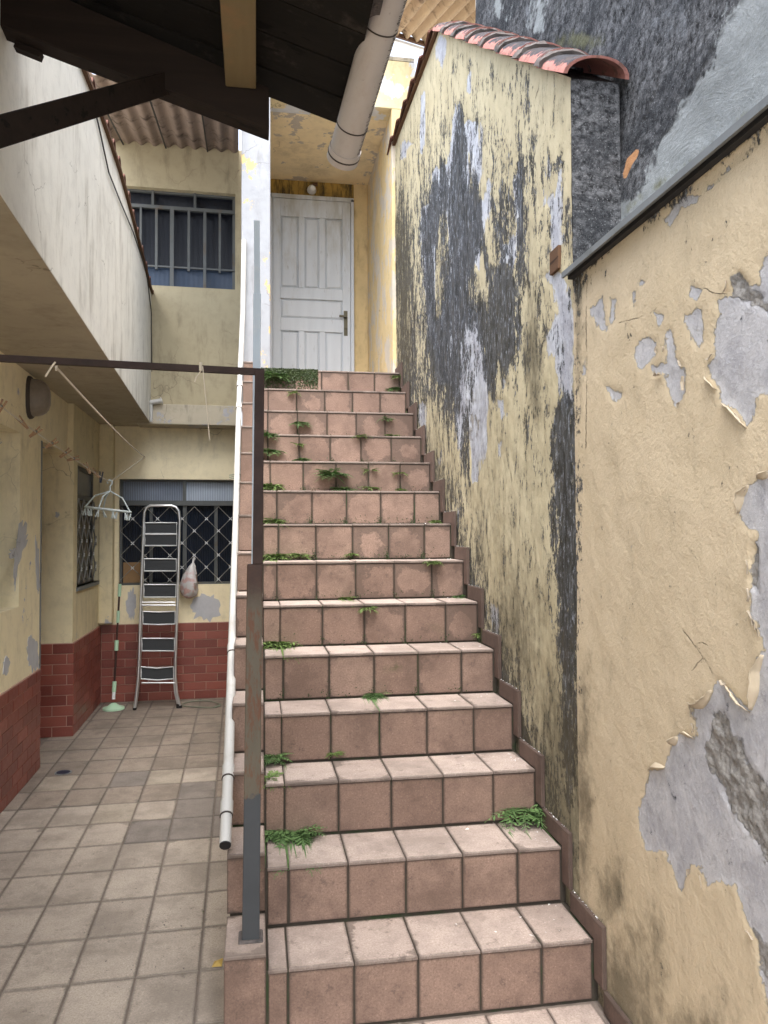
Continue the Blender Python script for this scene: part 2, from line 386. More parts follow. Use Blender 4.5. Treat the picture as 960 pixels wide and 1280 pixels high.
M['fern'] = leafm('fern_leaf', (.05, .105, .035), (.15, .25, .085))
M['fern2'] = leafm('weed_leaf', (.07, .125, .03), (.21, .30, .09))
M['moss'] = leafm('moss', (.012, .022, .008), (.05, .075, .022))
def bag_mat():
    t = T('thin_plastic'); o = t.tc(); wv = t.noise(t.sc(o, (14, 14, 4)), 1, 5, .6, .6)
    c = t.mix(wv, (.42, .42, .42), (.66, .66, .66)); z = t.xyz(o)[2]
    lo = t.math('MULTIPLY', t.ss(t.math('MULTIPLY', z, -1.), .06, .22), t.ss(t.noise(o, 22, 4), .4, .6))
    c = t.mix(t.math('MULTIPLY', lo, .8), c, (.50, .27, .24))
    return t.out(c, .25, t.bump(wv, .8, .01), spec=.5, Alpha=.78)
M['bag'] = bag_mat()
M['glass_dome'] = basic('frosted_dome', (.20, .17, .14), .3, var=.35, nscale=30, bump=.4)
M['rubble'] = basic('hidden_masonry', (.25, .22, .18), .95, var=.3)

# ------------------------------------------------------------------ ground and yard floor
def sheet(name, x0, x1, y0, y1, z, mat, n=40):
    mb = MB(); xs = np.linspace(x0, x1, n+1); ys = np.linspace(y0, y1, n+1)
    vs = [(x, y, z) for y in ys for x in xs]
    fs = [(j*(n+1)+i, j*(n+1)+i+1, (j+1)*(n+1)+i+1, (j+1)*(n+1)+i) for j in range(n) for i in range(n)]
    mb.add(vs, fs); o = mb.build(name, mat, None, origin=(0, 0, 0)); tag(o, kind='structure'); return o
M['pale_ground'] = basic('pale_bounce_ground', (.36, .34, .31), .95, var=.3, nscale=2)  # unseen ground, colour raised to bounce more light into the yard
sheet('ground', -300, 300, -300, 300, -.03, M['pale_ground'])
_tiles = {}
def tile_mesh(w_, h_, t_, mat, bev=.0025, key=''):
    k = (round(w_, 3), round(h_, 3), round(t_, 4), mat.name, key)
    if k in _tiles: return _tiles[k]
    b = min(bev, t_*.45); me = bpy.data.meshes.new('tile')
    def ring(i, z): return [(-w_/2+i, -h_/2+i, z), (w_/2-i, -h_/2+i, z), (w_/2-i, h_/2-i, z), (-w_/2+i, h_/2-i, z)]
    v = ring(0, -t_)+ring(0, -b)+ring(b, 0)
    f = [(3, 2, 1, 0), (8, 9, 10, 11)]
    for r in range(2):
        for i in range(4): f.append((r*4+i, r*4+(i+1)%4, (r+1)*4+(i+1)%4, (r+1)*4+i))
    me.from_pydata(v, [], f); me.materials.append(mat); me.update(); _tiles[k] = me
    return me
def put_tile(name, me, c, rot, parent, stain=.2, moss=.0, jit=.0):
    """tile mesh faces +z locally with its origin on its face; c in frame coordinates"""
    o = bpy.data.objects.new(name, me); COL.objects.link(o); o.parent = parent
    o.location = Vector(c)-base_of(parent)
    o.rotation_euler = (rot[0]+random.uniform(-jit, jit), rot[1]+random.uniform(-jit, jit), rot[2])
    o['stain'] = float(stain); o['moss'] = float(moss)
    return o
yard = thing('courtyard_floor', None, None, (0, 0, 0), 'L', kind='structure')
mb = MB(); mb.box((-1.75, -1.2, -.028), (.30, 7.6, -.0045)); mb.box((.29, -1.2, -.028), (1.2, 2.40, -.0055))
mb.build('floor_bed', M['floor_grout'], yard)
X0F, Y0F, TW, TL = -.345, 2.765, .211, .2985
M['floor_b'] = tile_mat('floor_tile_grey', (.20, .175, .155), (.25, .22, .195), stain=(.09, .08, .07))
M['floor_c'] = tile_mat('floor_tile_light', (.32, .275, .22), (.38, .33, .27), stain=(.12, .10, .08))
M['floor_d'] = tile_mat('floor_tile_dull', (.235, .195, .16), (.30, .25, .205), stain=(.09, .08, .07))
for i in range(-5, 3):
    for j in range(-6, 16):
        xa, ya = X0F+i*TW, Y0F+j*TL
        xc, yc = xa+TW/2, ya+TL/2
        wx = TW-.0045; cx = xc
        if xa+TW > .10 and yc > 2.2: continue
        if xa > .1: continue
        far = yc > 3.97
        k = random.random()
        m = M['floor']
        if far: m = M['floor_d'] if k < .66 else M['floor_b'] if k < .86 else M['floor_c'] if k < .93 else M['floor']
        if 3.96 < yc < 4.4: m = M['floor'] if i < -1 else M['floor_b']
        if 3.96 < yc < 4.25 and i >= -1: m = M['floor_b']
        if 4.25 < yc < 4.55: m = M['floor_b'] if i > -1 else (M['floor_c'] if i == -2 else M['floor'])
        if yc > 5.2: m = M['floor_d']
        st = random.uniform(.0, .4)
        ms = 4. if (i == 0 and j in (1, 2)) else random.choice([0, 0, 0, .3, .5])
        put_tile('floor_tile', tile_mesh(wx, TL-.0045, .012, m), (cx, yc, random.uniform(-.0006, .0008)), (0, 0, 0), yard, st, ms, .0015)
# square tiles at the foot of the stairs
for i in range(6):
    for j in range(0, 8):
        xa = .106-.2+.2*i; yb = 2.36-.2*j
        x1 = min(xa+.197, 1.055)
        put_tile('floor_tile', tile_mesh(x1-xa, .197, .012, M['tread']), rotz(((xa+x1)/2, yb-.1, .0012), -TH), (0, 0, -TH), yard, random.uniform(.2, .7), random.choice([.5, .9]), .001)

# ------------------------------------------------------------------ staircase
H_, D_, Y0, XL, XR, NS = .195, .2563, 2.3708, .030, 1.0718, 14
st = thing('staircase', 'steep outdoor staircase of pinkish square tiles climbing to the white door', 'staircase', (.5, Y0, 0))
prof = []
for i in range(NS):
    y = Y0+i*D_; prof += [(-.080, y+.006, i*H_-(.02 if i == 0 else .006)), (-.080, y+.006, (i+1)*H_-.006)]
prof += [(-.080, 7.4, NS*H_-.006), (-.080, 7.4, -.02)]
mb = MB(); mb.prism([(XL-.002, p[1], p[2]) for p in prof], (1.10-XL, 0, 0))
mb.build('stair_body', M['grout'], st)
CH = .05
mb = MB(); mb.prism([(-.086, p[1]+.0, p[2]+CH if k > 0 and p[2] > -.01 or k > 0 and k < 28 else p[2]) for k, p in enumerate(prof)], (XL+.080, 0, 0))
mb.build('curb_body', M['grout'], st)
RX = (math.pi/2, 0, 0)      # tile facing -y
for i in range(NS):
    y = Y0+i*D_; z0, z1 = i*H_, (i+1)*H_
    sh = random.uniform(-.012, .012)+(-.025 if i >= 9 else 0)
    edges = [XL+.003]+[.106+.2*k+sh for k in range(5)]+[XR-.002]
    edges = [e for k, e in enumerate(edges) if k == 0 or e-edges[k-1] > .03]
    stn = (.2 if i < 4 else .45 if i < 6 else .85)
    for a, b in zip(edges[:-1], edges[1:]):
        stain = random.uniform(.4, 1.25)*stn; mo = random.choice([0, .3, .8]) if i > 3 else random.choice([0, 0, .3])
        if i == NS-1 and b < .46: stain = 1.5; mo = 2.0
        if i == 6-1 and b > .95: stain, mo = 1.0, 1.2
        if i == NS-1 and b < .46:
            put_tile('riser_tile', tile_mesh(b-a-.006, H_-.018, .010, M['skirt']), ((a+b)/2, y+.001, (z0+z1)/2-.004), RX, st, 1.6, 2., .002)
        else:
            put_tile('riser_tile', tile_mesh(round(b-a, 2)-.006, H_-.018, .010, M['riser']), ((a+b)/2, y+random.uniform(-.0006, .0006), (z0+z1)/2-.004), RX, st, stain, mo, .002)
        ln = D_-.004 if i < NS-1 else .26
        put_tile('tread_tile', tile_mesh(round(b-a, 2)-.004, ln, .010, M['tread']), ((a+b)/2, y-.005+ln/2, z1+random.uniform(-.0005, .0008)), (0, 0, 0), st, random.uniform(.1, .5), random.choice([0, .3, .6]), .001)
    # curb: a tile on its face and one on its top, left of the stairs
    xa, xb = -.095, XL-.001
    zc0, zc1 = (z0+CH if i else .0), z1+CH
    put_tile('curb_riser_tile', tile_mesh(xb-xa, zc1-zc0-.014, .010, M['riser']), ((xa+xb)/2, y, (zc0+zc1)/2-.004), RX, st, random.uniform(.2, .6), .3, .002)
    put_tile('curb_top_tile', tile_mesh(xb-xa, D_-.003, .010, M['tread']), ((xa+xb)/2, y-.005+D_/2, zc1), (0, 0, 0), st, random.uniform(.2, .7), .4, .001)
    # side cladding of the curb, facing the yard
    put_tile('curb_side_tile', tile_mesh(D_-.004, .16, .008, M['riser']), (-.095, y+D_/2, zc1-.10), (math.pi/2, 0, -math.pi/2), st, .5, .3, .001)
    # stepped skirting along the right wall
    sk = .068
    xs_ = XR-.001
    put_tile('skirting_tile', tile_mesh(D_-.004, sk, .014, M['skirt']), (xs_, y-sk+D_/2, z1+sk/2), (math.pi/2, 0, -math.pi/2), st, .3, .3, .002)
    put_tile('skirting_tile', tile_mesh(sk-.003, H_-.003, .014, M['skirt']), (xs_-.0006, y-sk/2, z0+sk+H_/2), (math.pi/2, 0, -math.pi/2), st, .3, .2, .002)
put_tile('skirting_tile', tile_mesh(.9, sk, .014, M['skirt']), (xs_, Y0-.45-sk, sk/2), (math.pi/2, 0, -math.pi/2), st, .3, .3)
mb = MB(); mb.box((XL-.08, Y0+13*D_+.26, NS*H_-.01), (1.085, 7.4, NS*H_-.001)); mb.build('landing_slab', M['tread'], st)
mb = MB(); mb.box((-.087, Y0+.01, 0), (-.079, 7.4, .15))
for i in range(NS): mb.box((-.0868+.0001*i, Y0+.006+i*D_+.0002*i, -.01), (-.0785, 7.4, (i+1)*H_+CH-.016))
mb.build('stair_side', M['cream_wall'], st)

# ------------------------------------------------------------------ the two right-hand walls with traced flaking
XW = 1.0865
def sdf(poly, u, v):
    """signed distance in pixels, positive inside"""
    d = np.full(u.shape, 1e9); ins = np.zeros(u.shape, bool); n = len(poly)
    for i in range(n):
        x0, y0 = poly[i]; x1, y1 = poly[(i+1) % n]
        ex, ey = x1-x0, y1-y0; wx, wy = u-x0, v-y0
        t = np.clip((wx*ex+wy*ey)/max(ex*ex+ey*ey, 1e-9), 0, 1)
        d = np.minimum(d, (wx-ex*t)**2+(wy-ey*t)**2)
        c = ((y0 <= v) & (y1 > v)) | ((y1 <= v) & (y0 > v))
        xi = x0+(v-y0)/(ey if abs(ey) > 1e-9 else 1e-9)*ex
        ins ^= c & (u < xi)
    d = np.sqrt(d); return np.where(ins, d, -d)
def union(polys, u, v, cut=-60.):
    r = np.full(u.shape, cut)
    for p in polys: r = np.maximum(r, sdf(p, u, v))
    return r
def lines(pls, u, v):
    d = np.full(u.shape, 1e9)
    for pl in pls:
        for (x0, y0), (x1, y1) in zip(pl[:-1], pl[1:]):
            ex, ey = x1-x0, y1-y0; t = np.clip(((u-x0)*ex+(v-y0)*ey)/(ex*ex+ey*ey), 0, 1)
            d = np.minimum(d, np.hypot(u-x0-ex*t, v-y0-ey*t))
    return d
def slines(pls, u, v):
    d = np.full(u.shape, 60.)
    for pl in pls:
        for (x0, y0), (x1, y1) in zip(pl[:-1], pl[1:]):
            ex, ey = x1-x0, y1-y0; t = np.clip(((u-x0)*ex+(v-y0)*ey)/(ex*ex+ey*ey), 0, 1)
            q = np.hypot(u-x0-ex*t, v-y0-ey*t); sg = np.where(ex*(v-y0)-ey*(u-x0) > 0, 1, -1)
            d = np.where(q < np.abs(d), q*sg, d)
    return d
def blobs(bl, u, v):
    r = np.zeros(u.shape)
    for (cx, cy, rx, ry, s) in bl: r = np.maximum(r, s*np.exp(-(((u-cx)/rx)**2+((v-cy)/ry)**2)))
    return r
def soft(poly, u, v, wd): return 1/(1+np.exp(-sdf(poly, u, v)/wd))
def vnoise(a, b, s, seed=0):
    """smooth value noise on a grid"""
    rg = np.random.default_rng(seed); G = rg.random((256, 256))
    x, y = a*s, b*s; xi = np.floor(x).astype(int); yi = np.floor(y).astype(int); fx, fy = x-xi, y-yi
    fx = fx*fx*(3-2*fx); fy = fy*fy*(3-2*fy)
    g = lambda i, j: G[(xi+i) % 256, (yi+j) % 256]
    return (g(0, 0)*(1-fx)+g(1, 0)*fx)*(1-fy)+(g(0, 1)*(1-fx)+g(1, 1)*fx)*fy
def wall_grid(name, ys, zlo, zhi, nz, mat, parent, fields, relief, X=XW):
    ny = len(ys); Yg = np.repeat(np.array(ys)[:, None], nz+1, 1)
    t = np.linspace(0, 1, nz+1)[None, :]
    lo = np.array([zlo(y) for y in ys])[:, None]; hi = np.array([zhi(y) for y in ys])[:, None]
    Zg = lo+(hi-lo)*t
    P = np.stack([np.full(Yg.shape, X), Yg, Zg], -1)
    u, v, dep = px(P); F = fields(u, v, dep, Yg, Zg)
    off = relief(u, v, Yg, Zg, F)
    off *= np.minimum(1, (hi-Zg)/.02)            # keep the top edge straight
    P[..., 0] -= off
    org = np.array(base_of(parent)); Vv = (P-org).reshape(-1, 3)
    idx = np.arange(ny*(nz+1)).reshape(ny, nz+1)
    q = np.stack([idx[:-1, :-1], idx[:-1, 1:], idx[1:, 1:], idx[1:, :-1]], -1).reshape(-1, 4)
    me = bpy.data.meshes.new(name)
    me.vertices.add(len(Vv)); me.vertices.foreach_set('co', Vv.ravel())
    me.loops.add(q.size); me.loops.foreach_set('vertex_index', q.ravel().astype(np.int32))
    me.polygons.add(len(q)); me.polygons.foreach_set('loop_start', np.arange(0, q.size, 4, dtype=np.int32))
    me.update(calc_edges=True)
    me.shade_smooth()
    for k, a in F.items():
        at_ = me.attributes.new(k, 'FLOAT', 'POINT'); at_.data.foreach_set('value', a.ravel().astype(np.float32))
    me.materials.append(mat)
    o = bpy.data.objects.new(name, me); COL.objects.link(o); o.parent = parent
    return o

def wall_mat(name, cream, cream2, under, under2, streaky, amp, bias):
    t = T(name); o = t.tc()
    pe, so_, gr, ro, ln = [t.attr(a) for a in ('peel', 'soot', 'grime', 'rough', 'crack')]
    sv = t.sc(o, (1, 17, 6.)) if streaky else t.sc(o, (9, 9, 7))
    sv2 = t.sc(o, (1, 62, 24), (3, 1, 2)) if streaky else t.sc(o, (34, 34, 30), (3, 1, 2))
    n1 = t.noise(sv, 1, 6, .62, .25); n2 = t.noise(sv2, 1, 5, .65, .3); n3 = t.noise(o, 120, 5, .7)
    sg = lambda x: t.math('SUBTRACT', x, .5)
    # paint layer
    c = t.mix(t.ss(t.noise(o, 1.7, 6, .6), .35, .7), cream, cream2)
    c = t.mix(t.math('MULTIPLY', t.ss(n1, .45, .75), .35), c, tuple(x*.7 for x in cream2))
    c = t.mix(t.math('MULTIPLY', t.ss(n3, .5, .75), .16), c, tuple(x*.5 for x in cream))
    # peeled areas: traced distance plus broken edge noise
    q = t.math('ADD', pe, t.math('ADD', t.math('MULTIPLY', sg(n1), amp), t.math('MULTIPLY', sg(n2), amp*.7)))
    q = t.math('ADD', q, t.math('ADD', bias, t.math('MULTIPLY', sg(t.noise(o, 75, 8, .8)), .0 if streaky else .018)))
    pm = t.ss(q, -.0012, .0018)
    uc = t.mix(t.ss(t.noise(o, 7, 9, .72), .34, .66), under, under2)
    uc = t.mix(t.math('MULTIPLY', t.ss(n2, .5, .72), .45), uc, tuple(x*.62 for x in under))
    uc = t.mix(t.math('MULTIPLY', t.ss(n3, .52, .7), .3), uc, tuple(min(1, x*1.35) for x in under2))
    # second older paint edge inside the peel
    q2 = t.ss(t.math('ADD', q, t.math('MULTIPLY', sg(t.noise(o, 22, 6, .7)), .03)), .012, .014)
    uc = t.mix(t.math('MULTIPLY', t.math('SUBTRACT', 1., q2), .35 if streaky else .12), uc, (.62, .62, .6))
    # rough render with exposed grit
    gv = t.vor(o, 70); gcol = t.mix(t.noise(o, 90, 5, .8), (.10, .095, .09), (.60, .58, .55))
    rm = t.ss(t.math('ADD', ro, t.math('MULTIPLY', sg(t.noise(o, 18, 7, .7)), 1.1)), .52, .6)
    uc = t.mix(rm, uc, gcol)
    c = t.mix(pm, c, uc)
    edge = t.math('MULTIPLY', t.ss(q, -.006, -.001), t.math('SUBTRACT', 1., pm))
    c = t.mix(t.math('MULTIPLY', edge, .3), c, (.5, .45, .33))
    # soot-black weather growth: threshold of density against streak noise
    s = t.math('ADD', so_, t.math('ADD', t.math('MULTIPLY', sg(n1), 1.5), t.math('MULTIPLY', sg(n2), 1.0)))
    s = t.math('ADD', s, t.math('MULTIPLY', sg(t.noise(t.sc(o, (60, 60, 42)), 1, 7, .8)), 1.6))
    sm = t.math('MULTIPLY', t.ss(s, .34, .52), .96)
    sc_ = t.mix(t.ss(t.noise(t.sc(o, (30, 26, 7), (9, 2, 4)), 1, 8, .8), .36, .68), (.009, .010, .011), (.085, .091, .10))
    sc_ = t.mix(t.math('MULTIPLY', t.ss(t.noise(t.sc(o, (60, 60, 22), (1, 5, 4)), 1, 7, .82), .53, .62), .75), sc_, (.30, .33, .385))
    c = t.mix(sm, c, sc_)
    # brown green grime, thinner
    g = t.math('ADD', gr, t.math('ADD', t.math('MULTIPLY', sg(n1), .9), t.math('MULTIPLY', sg(t.noise(o, 26, 7, .7)), .7)))
    gm = t.math('MULTIPLY', t.ss(g, .25, .85), .74)
    c = t.mix(gm, c, t.mix(t.noise(o, 12, 5), (.06, .055, .035), (.12, .10, .065)))
    # cracks
    cj = t.math('ADD', ln, t.math('MULTIPLY', sg(t.noise(o, 50, 6, .75)), .012))
    cm = t.math('SUBTRACT', 1., t.ss(t.math('ABSOLUTE', cj), .0006, .0019))
    cm = t.math('MULTIPLY', t.math('MULTIPLY', cm, t.ss(t.attr('crackw'), .3, .6)), t.ss(t.noise(o, 9, 4, .7), .38, .5))
    c = t.mix(t.math('MULTIPLY', cm, .65), c, (.09, .07, .05))
    c = t.mix(t.math('MULTIPLY', t.ss(t.noise(o, 210, 4, .85), .56, .70), .34), c, (.10, .09, .065))
    # relief
    wr = t.noise(t.sc(o, (9, 9, 9)), 1, 5, .5, .2)
    h = t.math('MULTIPLY', n3, .0012)
    h = t.math('ADD', h, t.math('MULTIPLY', wr, .007))
    h = t.math('ADD', h, t.math('MULTIPLY', n2, .003)); h = t.math('ADD', h, t.math('MULTIPLY', t.noise(o, 60, 6, .7), .002))
    h = t.math('SUBTRACT', h, t.math('MULTIPLY', pm, .0035))
    h = t.math('SUBTRACT', h, t.math('MULTIPLY', cm, .003))
    h = t.math('ADD', h, t.math('MULTIPLY', t.math('MULTIPLY', rm, pm), t.math('ADD', t.math('MULTIPLY', t.math('SUBTRACT', .5, gv), .010), t.math('MULTIPLY', t.noise(o, 70, 8, .8), .010))))
    h = t.math('SUBTRACT', h, t.math('MULTIPLY', sm, .001))
    return t.out(c, .86, t.bump(h, 1., 1.0), spec=.18)
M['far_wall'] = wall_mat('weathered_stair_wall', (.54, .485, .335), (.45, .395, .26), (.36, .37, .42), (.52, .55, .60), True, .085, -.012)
M['near_wall'] = wall_mat('peeling_cream_wall', (.60, .505, .36), (.54, .45, .31), (.35, .352, .378), (.485, .487, .505), False, .036, -.002)

N_POLY = [
 [(958.8,321),(948.8,332),(946,352),(937,355),(927,342),(920,337),(911,347),(907,367),(892,375),(896,392),(890,420),(890,445),(882,452),(880,467),(895,482),(902,502),(917,510),(935,535),(945,517),(946,497),(956,492),(990,500),(1040,520),(1040,300)],
 [(854,395),(870,387),(877,385),(879,425),(870,440),(864,425),(856,405)],
 [(832,415),(840,414),(845,445),(855,465),(855,490),(844,515),(835,490),(830,467),(815,470),(812,457),(830,452)],
 [(805,420),(820,427),(820,442),(807,455),(801,466),(790,445),(795,427)],
 [(736,387),(751,366),(755,382),(757,405),(761,372),(769,374),(769,400),(757,415),(747,412)],
 [(787,365),(794,362),(792,390),(789,385)], [(860,356),(879,361),(870,375),(862,370)], [(817,390),(830,395),(824,407)],
 [(726,445),(732,444),(732,472),(727,470)], [(795,350),(807,350),(805,357),(797,357)],
 [(825,274),(840,259),(859,244),(874,244),(870,255),(851,259),(836,289)], [(877,240),(915,200),(912,215),(885,238)], [(755,482),(765,486),(777,488),(778,498),(768,508),(760,495)],
 [(960,591),(946,598),(926,615),(924,646),(931,661),(948,667),(936,697),(938,732),(939,766),(950,794),(953,814),(943,835),(939,887),(936,888),(912,859),(895,847),(888,864),(874,878),(862,878),(867,904),(869,921),(853,917),(838,926),(831,959),(810,962),(804,993),(797,1008),(798,1037),(808,1063),(831,1063),(844,1109),(851,1116),(864,1083),(874,1083),(879,1113),(897,1103),(920,1106),(930,1155),(943,1172),(949,1208),(960,1270),(1100,1500),(1300,1500),(1300,520),(1010,590)],
]
N_ROUGH = [[(890,893),(903,890),(918,915),(935,955),(960,985),(1010,1030),(1010,1110),(960,1085),(935,1045),(905,1000),(885,960),(878,935)], [(940,1160),(960,1180),(965,1230),(945,1210)], [(905,345),(925,338),(945,365),(965,385),(960,392),(935,378),(905,372)], [(932,672),(946,680),(948,745),(936,730)]]
N_CRACK_ALL = [[(855,788),(868,806),(880,822),(893,845)], [(742,765),(757,772),(770,782)], [(792,800),(803,806),(812,812)], [(892,622),(899,636),(907,650)], [(775,403),(795,398),(812,392),(818,387)], [(800,505),(812,525),(822,545),(834,566)], [(838,600),(855,640),(868,672)], [(880,360),(893,367),(905,367)],[(733,352),(732,400),(733,470),(732,560)],[(748,412),(742,440)],[(826,1110),(836,1150),(870,1200),(905,1222)]]
N_CRACK = [N_CRACK_ALL[k] for k in (0, 4, 7, 8)]+[[(868, 806), (878, 803), (884, 806)], [(880, 822), (872, 829), (866, 838)]]
Y_SEAM, Z_COP = 2.508, 2.384
def near_fields(u, v, dep, Y, Z):
    mpp = dep/960
    pe = np.clip(union(N_POLY, u, v)*mpp, -.06, .12)
    gr = blobs([(775,1260,60,110,.75),(800,1180,50,70,.45),(730,1000,14,170,.62),(742,900,22,110,.3),(880,1290,70,60,.5),(765,1120,25,60,.55),(724,420,8,120,.55)], u, v)
    gr = gr*(1-.75*np.clip(pe/.01, 0, 1))+.1
    soot = blobs([(722,620,7,330,.42),(722,360,7,60,.45)], u, v)+blobs([(752,1215,14,60,.35)], u, v)
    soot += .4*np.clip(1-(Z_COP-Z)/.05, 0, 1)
    # ragged broken edges right and low
    return dict(peel=pe, soot=soot, grime=gr, rough=np.clip(.5+union(N_ROUGH, u, v)/26, 0, 1), crack=np.clip(slines(N_CRACK, u, v)*mpp, -.03, .03), crackw=np.exp(-(lines(N_CRACK, u, v)/3.)**2))
def near_relief(u, v, Y, Z, F):
    r = .006*(vnoise(Y, Z, 2.2, 1)-.5)+.0025*(vnoise(Y, Z, 9, 2)-.5)
    pm = 1/(1+np.exp(-F['peel']/.0025))
    r -= .003*pm
    r += (F['rough'] > .5)*pm*(.009*(vnoise(Y, Z, 50, 5)-.75)+.007*(vnoise(Y, Z, 88, 6)-.5))
    return r
yw = thing('garden_wall', 'cream painted wall peeling to lilac plaster, nearest on the right of the stairs', 'wall', (XW, 1.5, 0))
ysn = np.arange(.5, Y_SEAM+.0001, .0085)
wall_grid('painted_face', ysn, lambda y: -.02, lambda y: Z_COP, 270, M['near_wall'], yw, near_fields, near_relief)
mb = MB(); mb.box((XW+.012, -1.2, -.02), (XW+.19, Y_SEAM-.002, Z_COP-.002)); mb.box((XW+.002, -1.2, -.02), (XW+.012, .5, Z_COP-.002))
mb.build('wall_core', M['rubble'], yw)
# curling flakes of paint along the traced edges
M['flake'] = basic('paint_flake', (.36, .31, .24), .8, var=.12, nscale=30)
def flakes(polys, n, xw, parent, ok):
    segs = []
    for p in polys:
        for a, b in zip(p, p[1:]+p[:1]):
            L = math.dist(a, b)
            if L > 4 and ok(a) and ok(b): segs.append((a, b, L, p))
    for k in range(n):
        a, b, L, p = random.choices(segs, [s[2] for s in segs])[0]
        t = random.uniform(.15, .85); ln = random.uniform(.012, .038)
        pa = at(*a, x=xw); pb = at(*b, x=xw); d = (pb-pa).normalized(); c = pa.lerp(pb, t)
        nn = Vector((0, -d.z, d.y))                     # in-plane normal
        tst = c+nn*.01; uu, vv, _ = px(np.array(tst)); ins = sdf(p, np.array([uu]), np.array([vv]))[0] > 0
        if not ins: nn = -nn
        mb = MB(); wdt = random.uniform(.005, .014); lift = random.uniform(.003, .009)
        n1 = 5; vs = []
        for i in range(n1+1):
            f = i/n1; ww = wdt*math.sin(math.pi*min(max(f, .05), .95))*random.uniform(.75, 1.15)
            base = c+d*(f-.5)*ln-nn*.003
            for r, lf in ((0, .0015), (.45, lift*.35), (.85, lift*.95), (1.0, lift)):
                vs.append(base+nn*ww*r*.8+Vector((-lf, 0, 0)))
        fs = [(i*4+j, i*4+j+1, i*4+j+5, i*4+j+4) for i in range(n1) for j in range(3)]
        mb.add(vs, fs)
        o = mb.build('paint_flake', M['flake'], parent, fix=False)
        md = o.modifiers.new('thick', 'SOLIDIFY'); md.thickness = .0009
flakes(N_POLY[:4]+N_POLY[-1:], 26, XW, yw, lambda q: q[0] < 958 and q[1] < 1260)

def curl(pts, side, wid, lift, parent):
    P = [at(u, v, x=XW) for u, v in pts]; Q = []
    for a, b in zip(P[:-1], P[1:]):
        n_ = max(2, int((b-a).length/.008)); Q += [a.lerp(b, k/n_) for k in range(n_)]
    Q.append(P[-1]); mb = MB(); m = len(Q); vs = []
    for i, c in enumerate(Q):
        d = (Q[min(i+1, m-1)]-Q[max(i-1, 0)]).normalized(); nn = Vector((0, -d.z, d.y))*side; f = math.sin(math.pi*(.06+.88*i/(m-1)))
        jt = random.uniform(.75, 1.2)
        for r_, l_ in ((1.3, -.004), (.6, .12), (.1, .45), (-.25, .85), (-.2, 1.15), (.05, 1.3)):
            vs.append(c+nn*wid*r_*f*jt+Vector((-.002-max(l_, 0)*lift*f*jt, 0, 0)) if l_ > 0 else c+nn*wid*r_*f+Vector((.003, 0, 0)))
    fs = [(i*6+j, i*6+j+1, i*6+j+7, i*6+j+6) for i in range(m-1) for j in range(5)]
    mb.add(vs, fs); o = mb.build('paint_curl', M['curl'], parent, fix=False, smooth=True)
    md = o.modifiers.new('thick', 'SOLIDIFY'); md.thickness = .0012
M['curl'] = basic('curling_paint', (.47, .40, .295), .8, var=.1, nscale=30)
for pts, sd in (([(860,878),(867,881),(876,879),(884,871),(889,862)], 1), ([(853,917),(861,915),(868,922)], 1), ([(908,856),(918,866),(928,880),(937,889)], 1), ([(938,887),(943,862),(944,838),(953,818)], 1), ([(924,640),(926,618),(936,606)], 1), ([(948,598),(956,592),(962,588)], 1), ([(903,503),(916,511),(925,522),(934,534)], 1), ([(882,470),(892,480),(896,486)], 1), ([(831,960),(820,958),(811,963)], 1), ([(838,930),(846,920)], 1)):
    curl(pts, sd, .010, .012, yw)

# tall stair wall ------------------------------------------------
P_NEAR = (Y_SEAM, 3.102); P_PEAK = (4.461, 4.556); P_END = (5.979, 4.606)
def ztop(y):
    if y < P_PEAK[0]: return P_NEAR[1]+(y-P_NEAR[0])/(P_PEAK[0]-P_NEAR[0])*(P_PEAK[1]-P_NEAR[1])
    return P_PEAK[1]+(y-P_PEAK[0])/(P_END[0]-P_PEAK[0])*(P_END[1]-P_PEAK[1])
def zbot(y): return max(-.02, (y-Y0)/D_*H_-.12)
F_PEEL = [
 [(548,45),(558,50),(558,62),(551,85),(546,75),(543,60)], [(583,98),(591,85),(588,115),(580,120)], [(525,120),(531,115),(531,180),(526,190),(523,160)],
 [(570,128),(577,128),(580,150),(588,150),(602,150),(606,215),(600,250),(612,215),(614,260),(606,300),(598,340),(600,400),(610,470),(608,560),(598,605),(588,600),(583,540),(575,590),(566,545),(562,480),(548,480),(540,440),(530,420),(527,350),(524,262),(536,252),(536,216),(546,208),(556,200),(562,160)],
 [(637,230),(641,215),(646,208),(652,216),(656,260),(652,330),(640,340),(620,330),(622,280),(628,275),(630,300),(636,290)],
 [(659,208),(664,202),(665,225),(662,235)],[(676,225),(681,190),(686,190),(688,205),(686,230),(690,250),(699,215),(703,200),(706,300),(697,330),(690,320),(688,260),(676,265),(670,270)],
 [(622,262),(627,270),(625,290),(620,285)],[(606,220),(614,230),(612,258),(605,262)],
 [(665,352),(690,335),(706,345),(714,352),(722,390),(718,460),(716,505),(706,512),(698,500),(690,440),(682,460),(682,420),(696,390),(690,360),(680,350)],
 [(500,180),(512,172),(516,180),(508,196),(501,200)],
 [(628,470),(636,475),(634,485),(628,488)],[(622,500),(632,498),(633,520),(625,524)],[(622,552),(629,550),(627,572),(622,570)],
 [(525,505),(533,500),(536,545),(528,560),(524,530)],[(570,590),(575,600),(578,640),(572,680),(568,640)],[(612,750),(622,760),(626,800),(618,806),(610,790)],
 [(544,560),(550,556),(552,580),(546,590)],[(712,955),(716,952),(717,978),(712,975)],[(712,610),(718,606),(719,640),(712,652)],
]
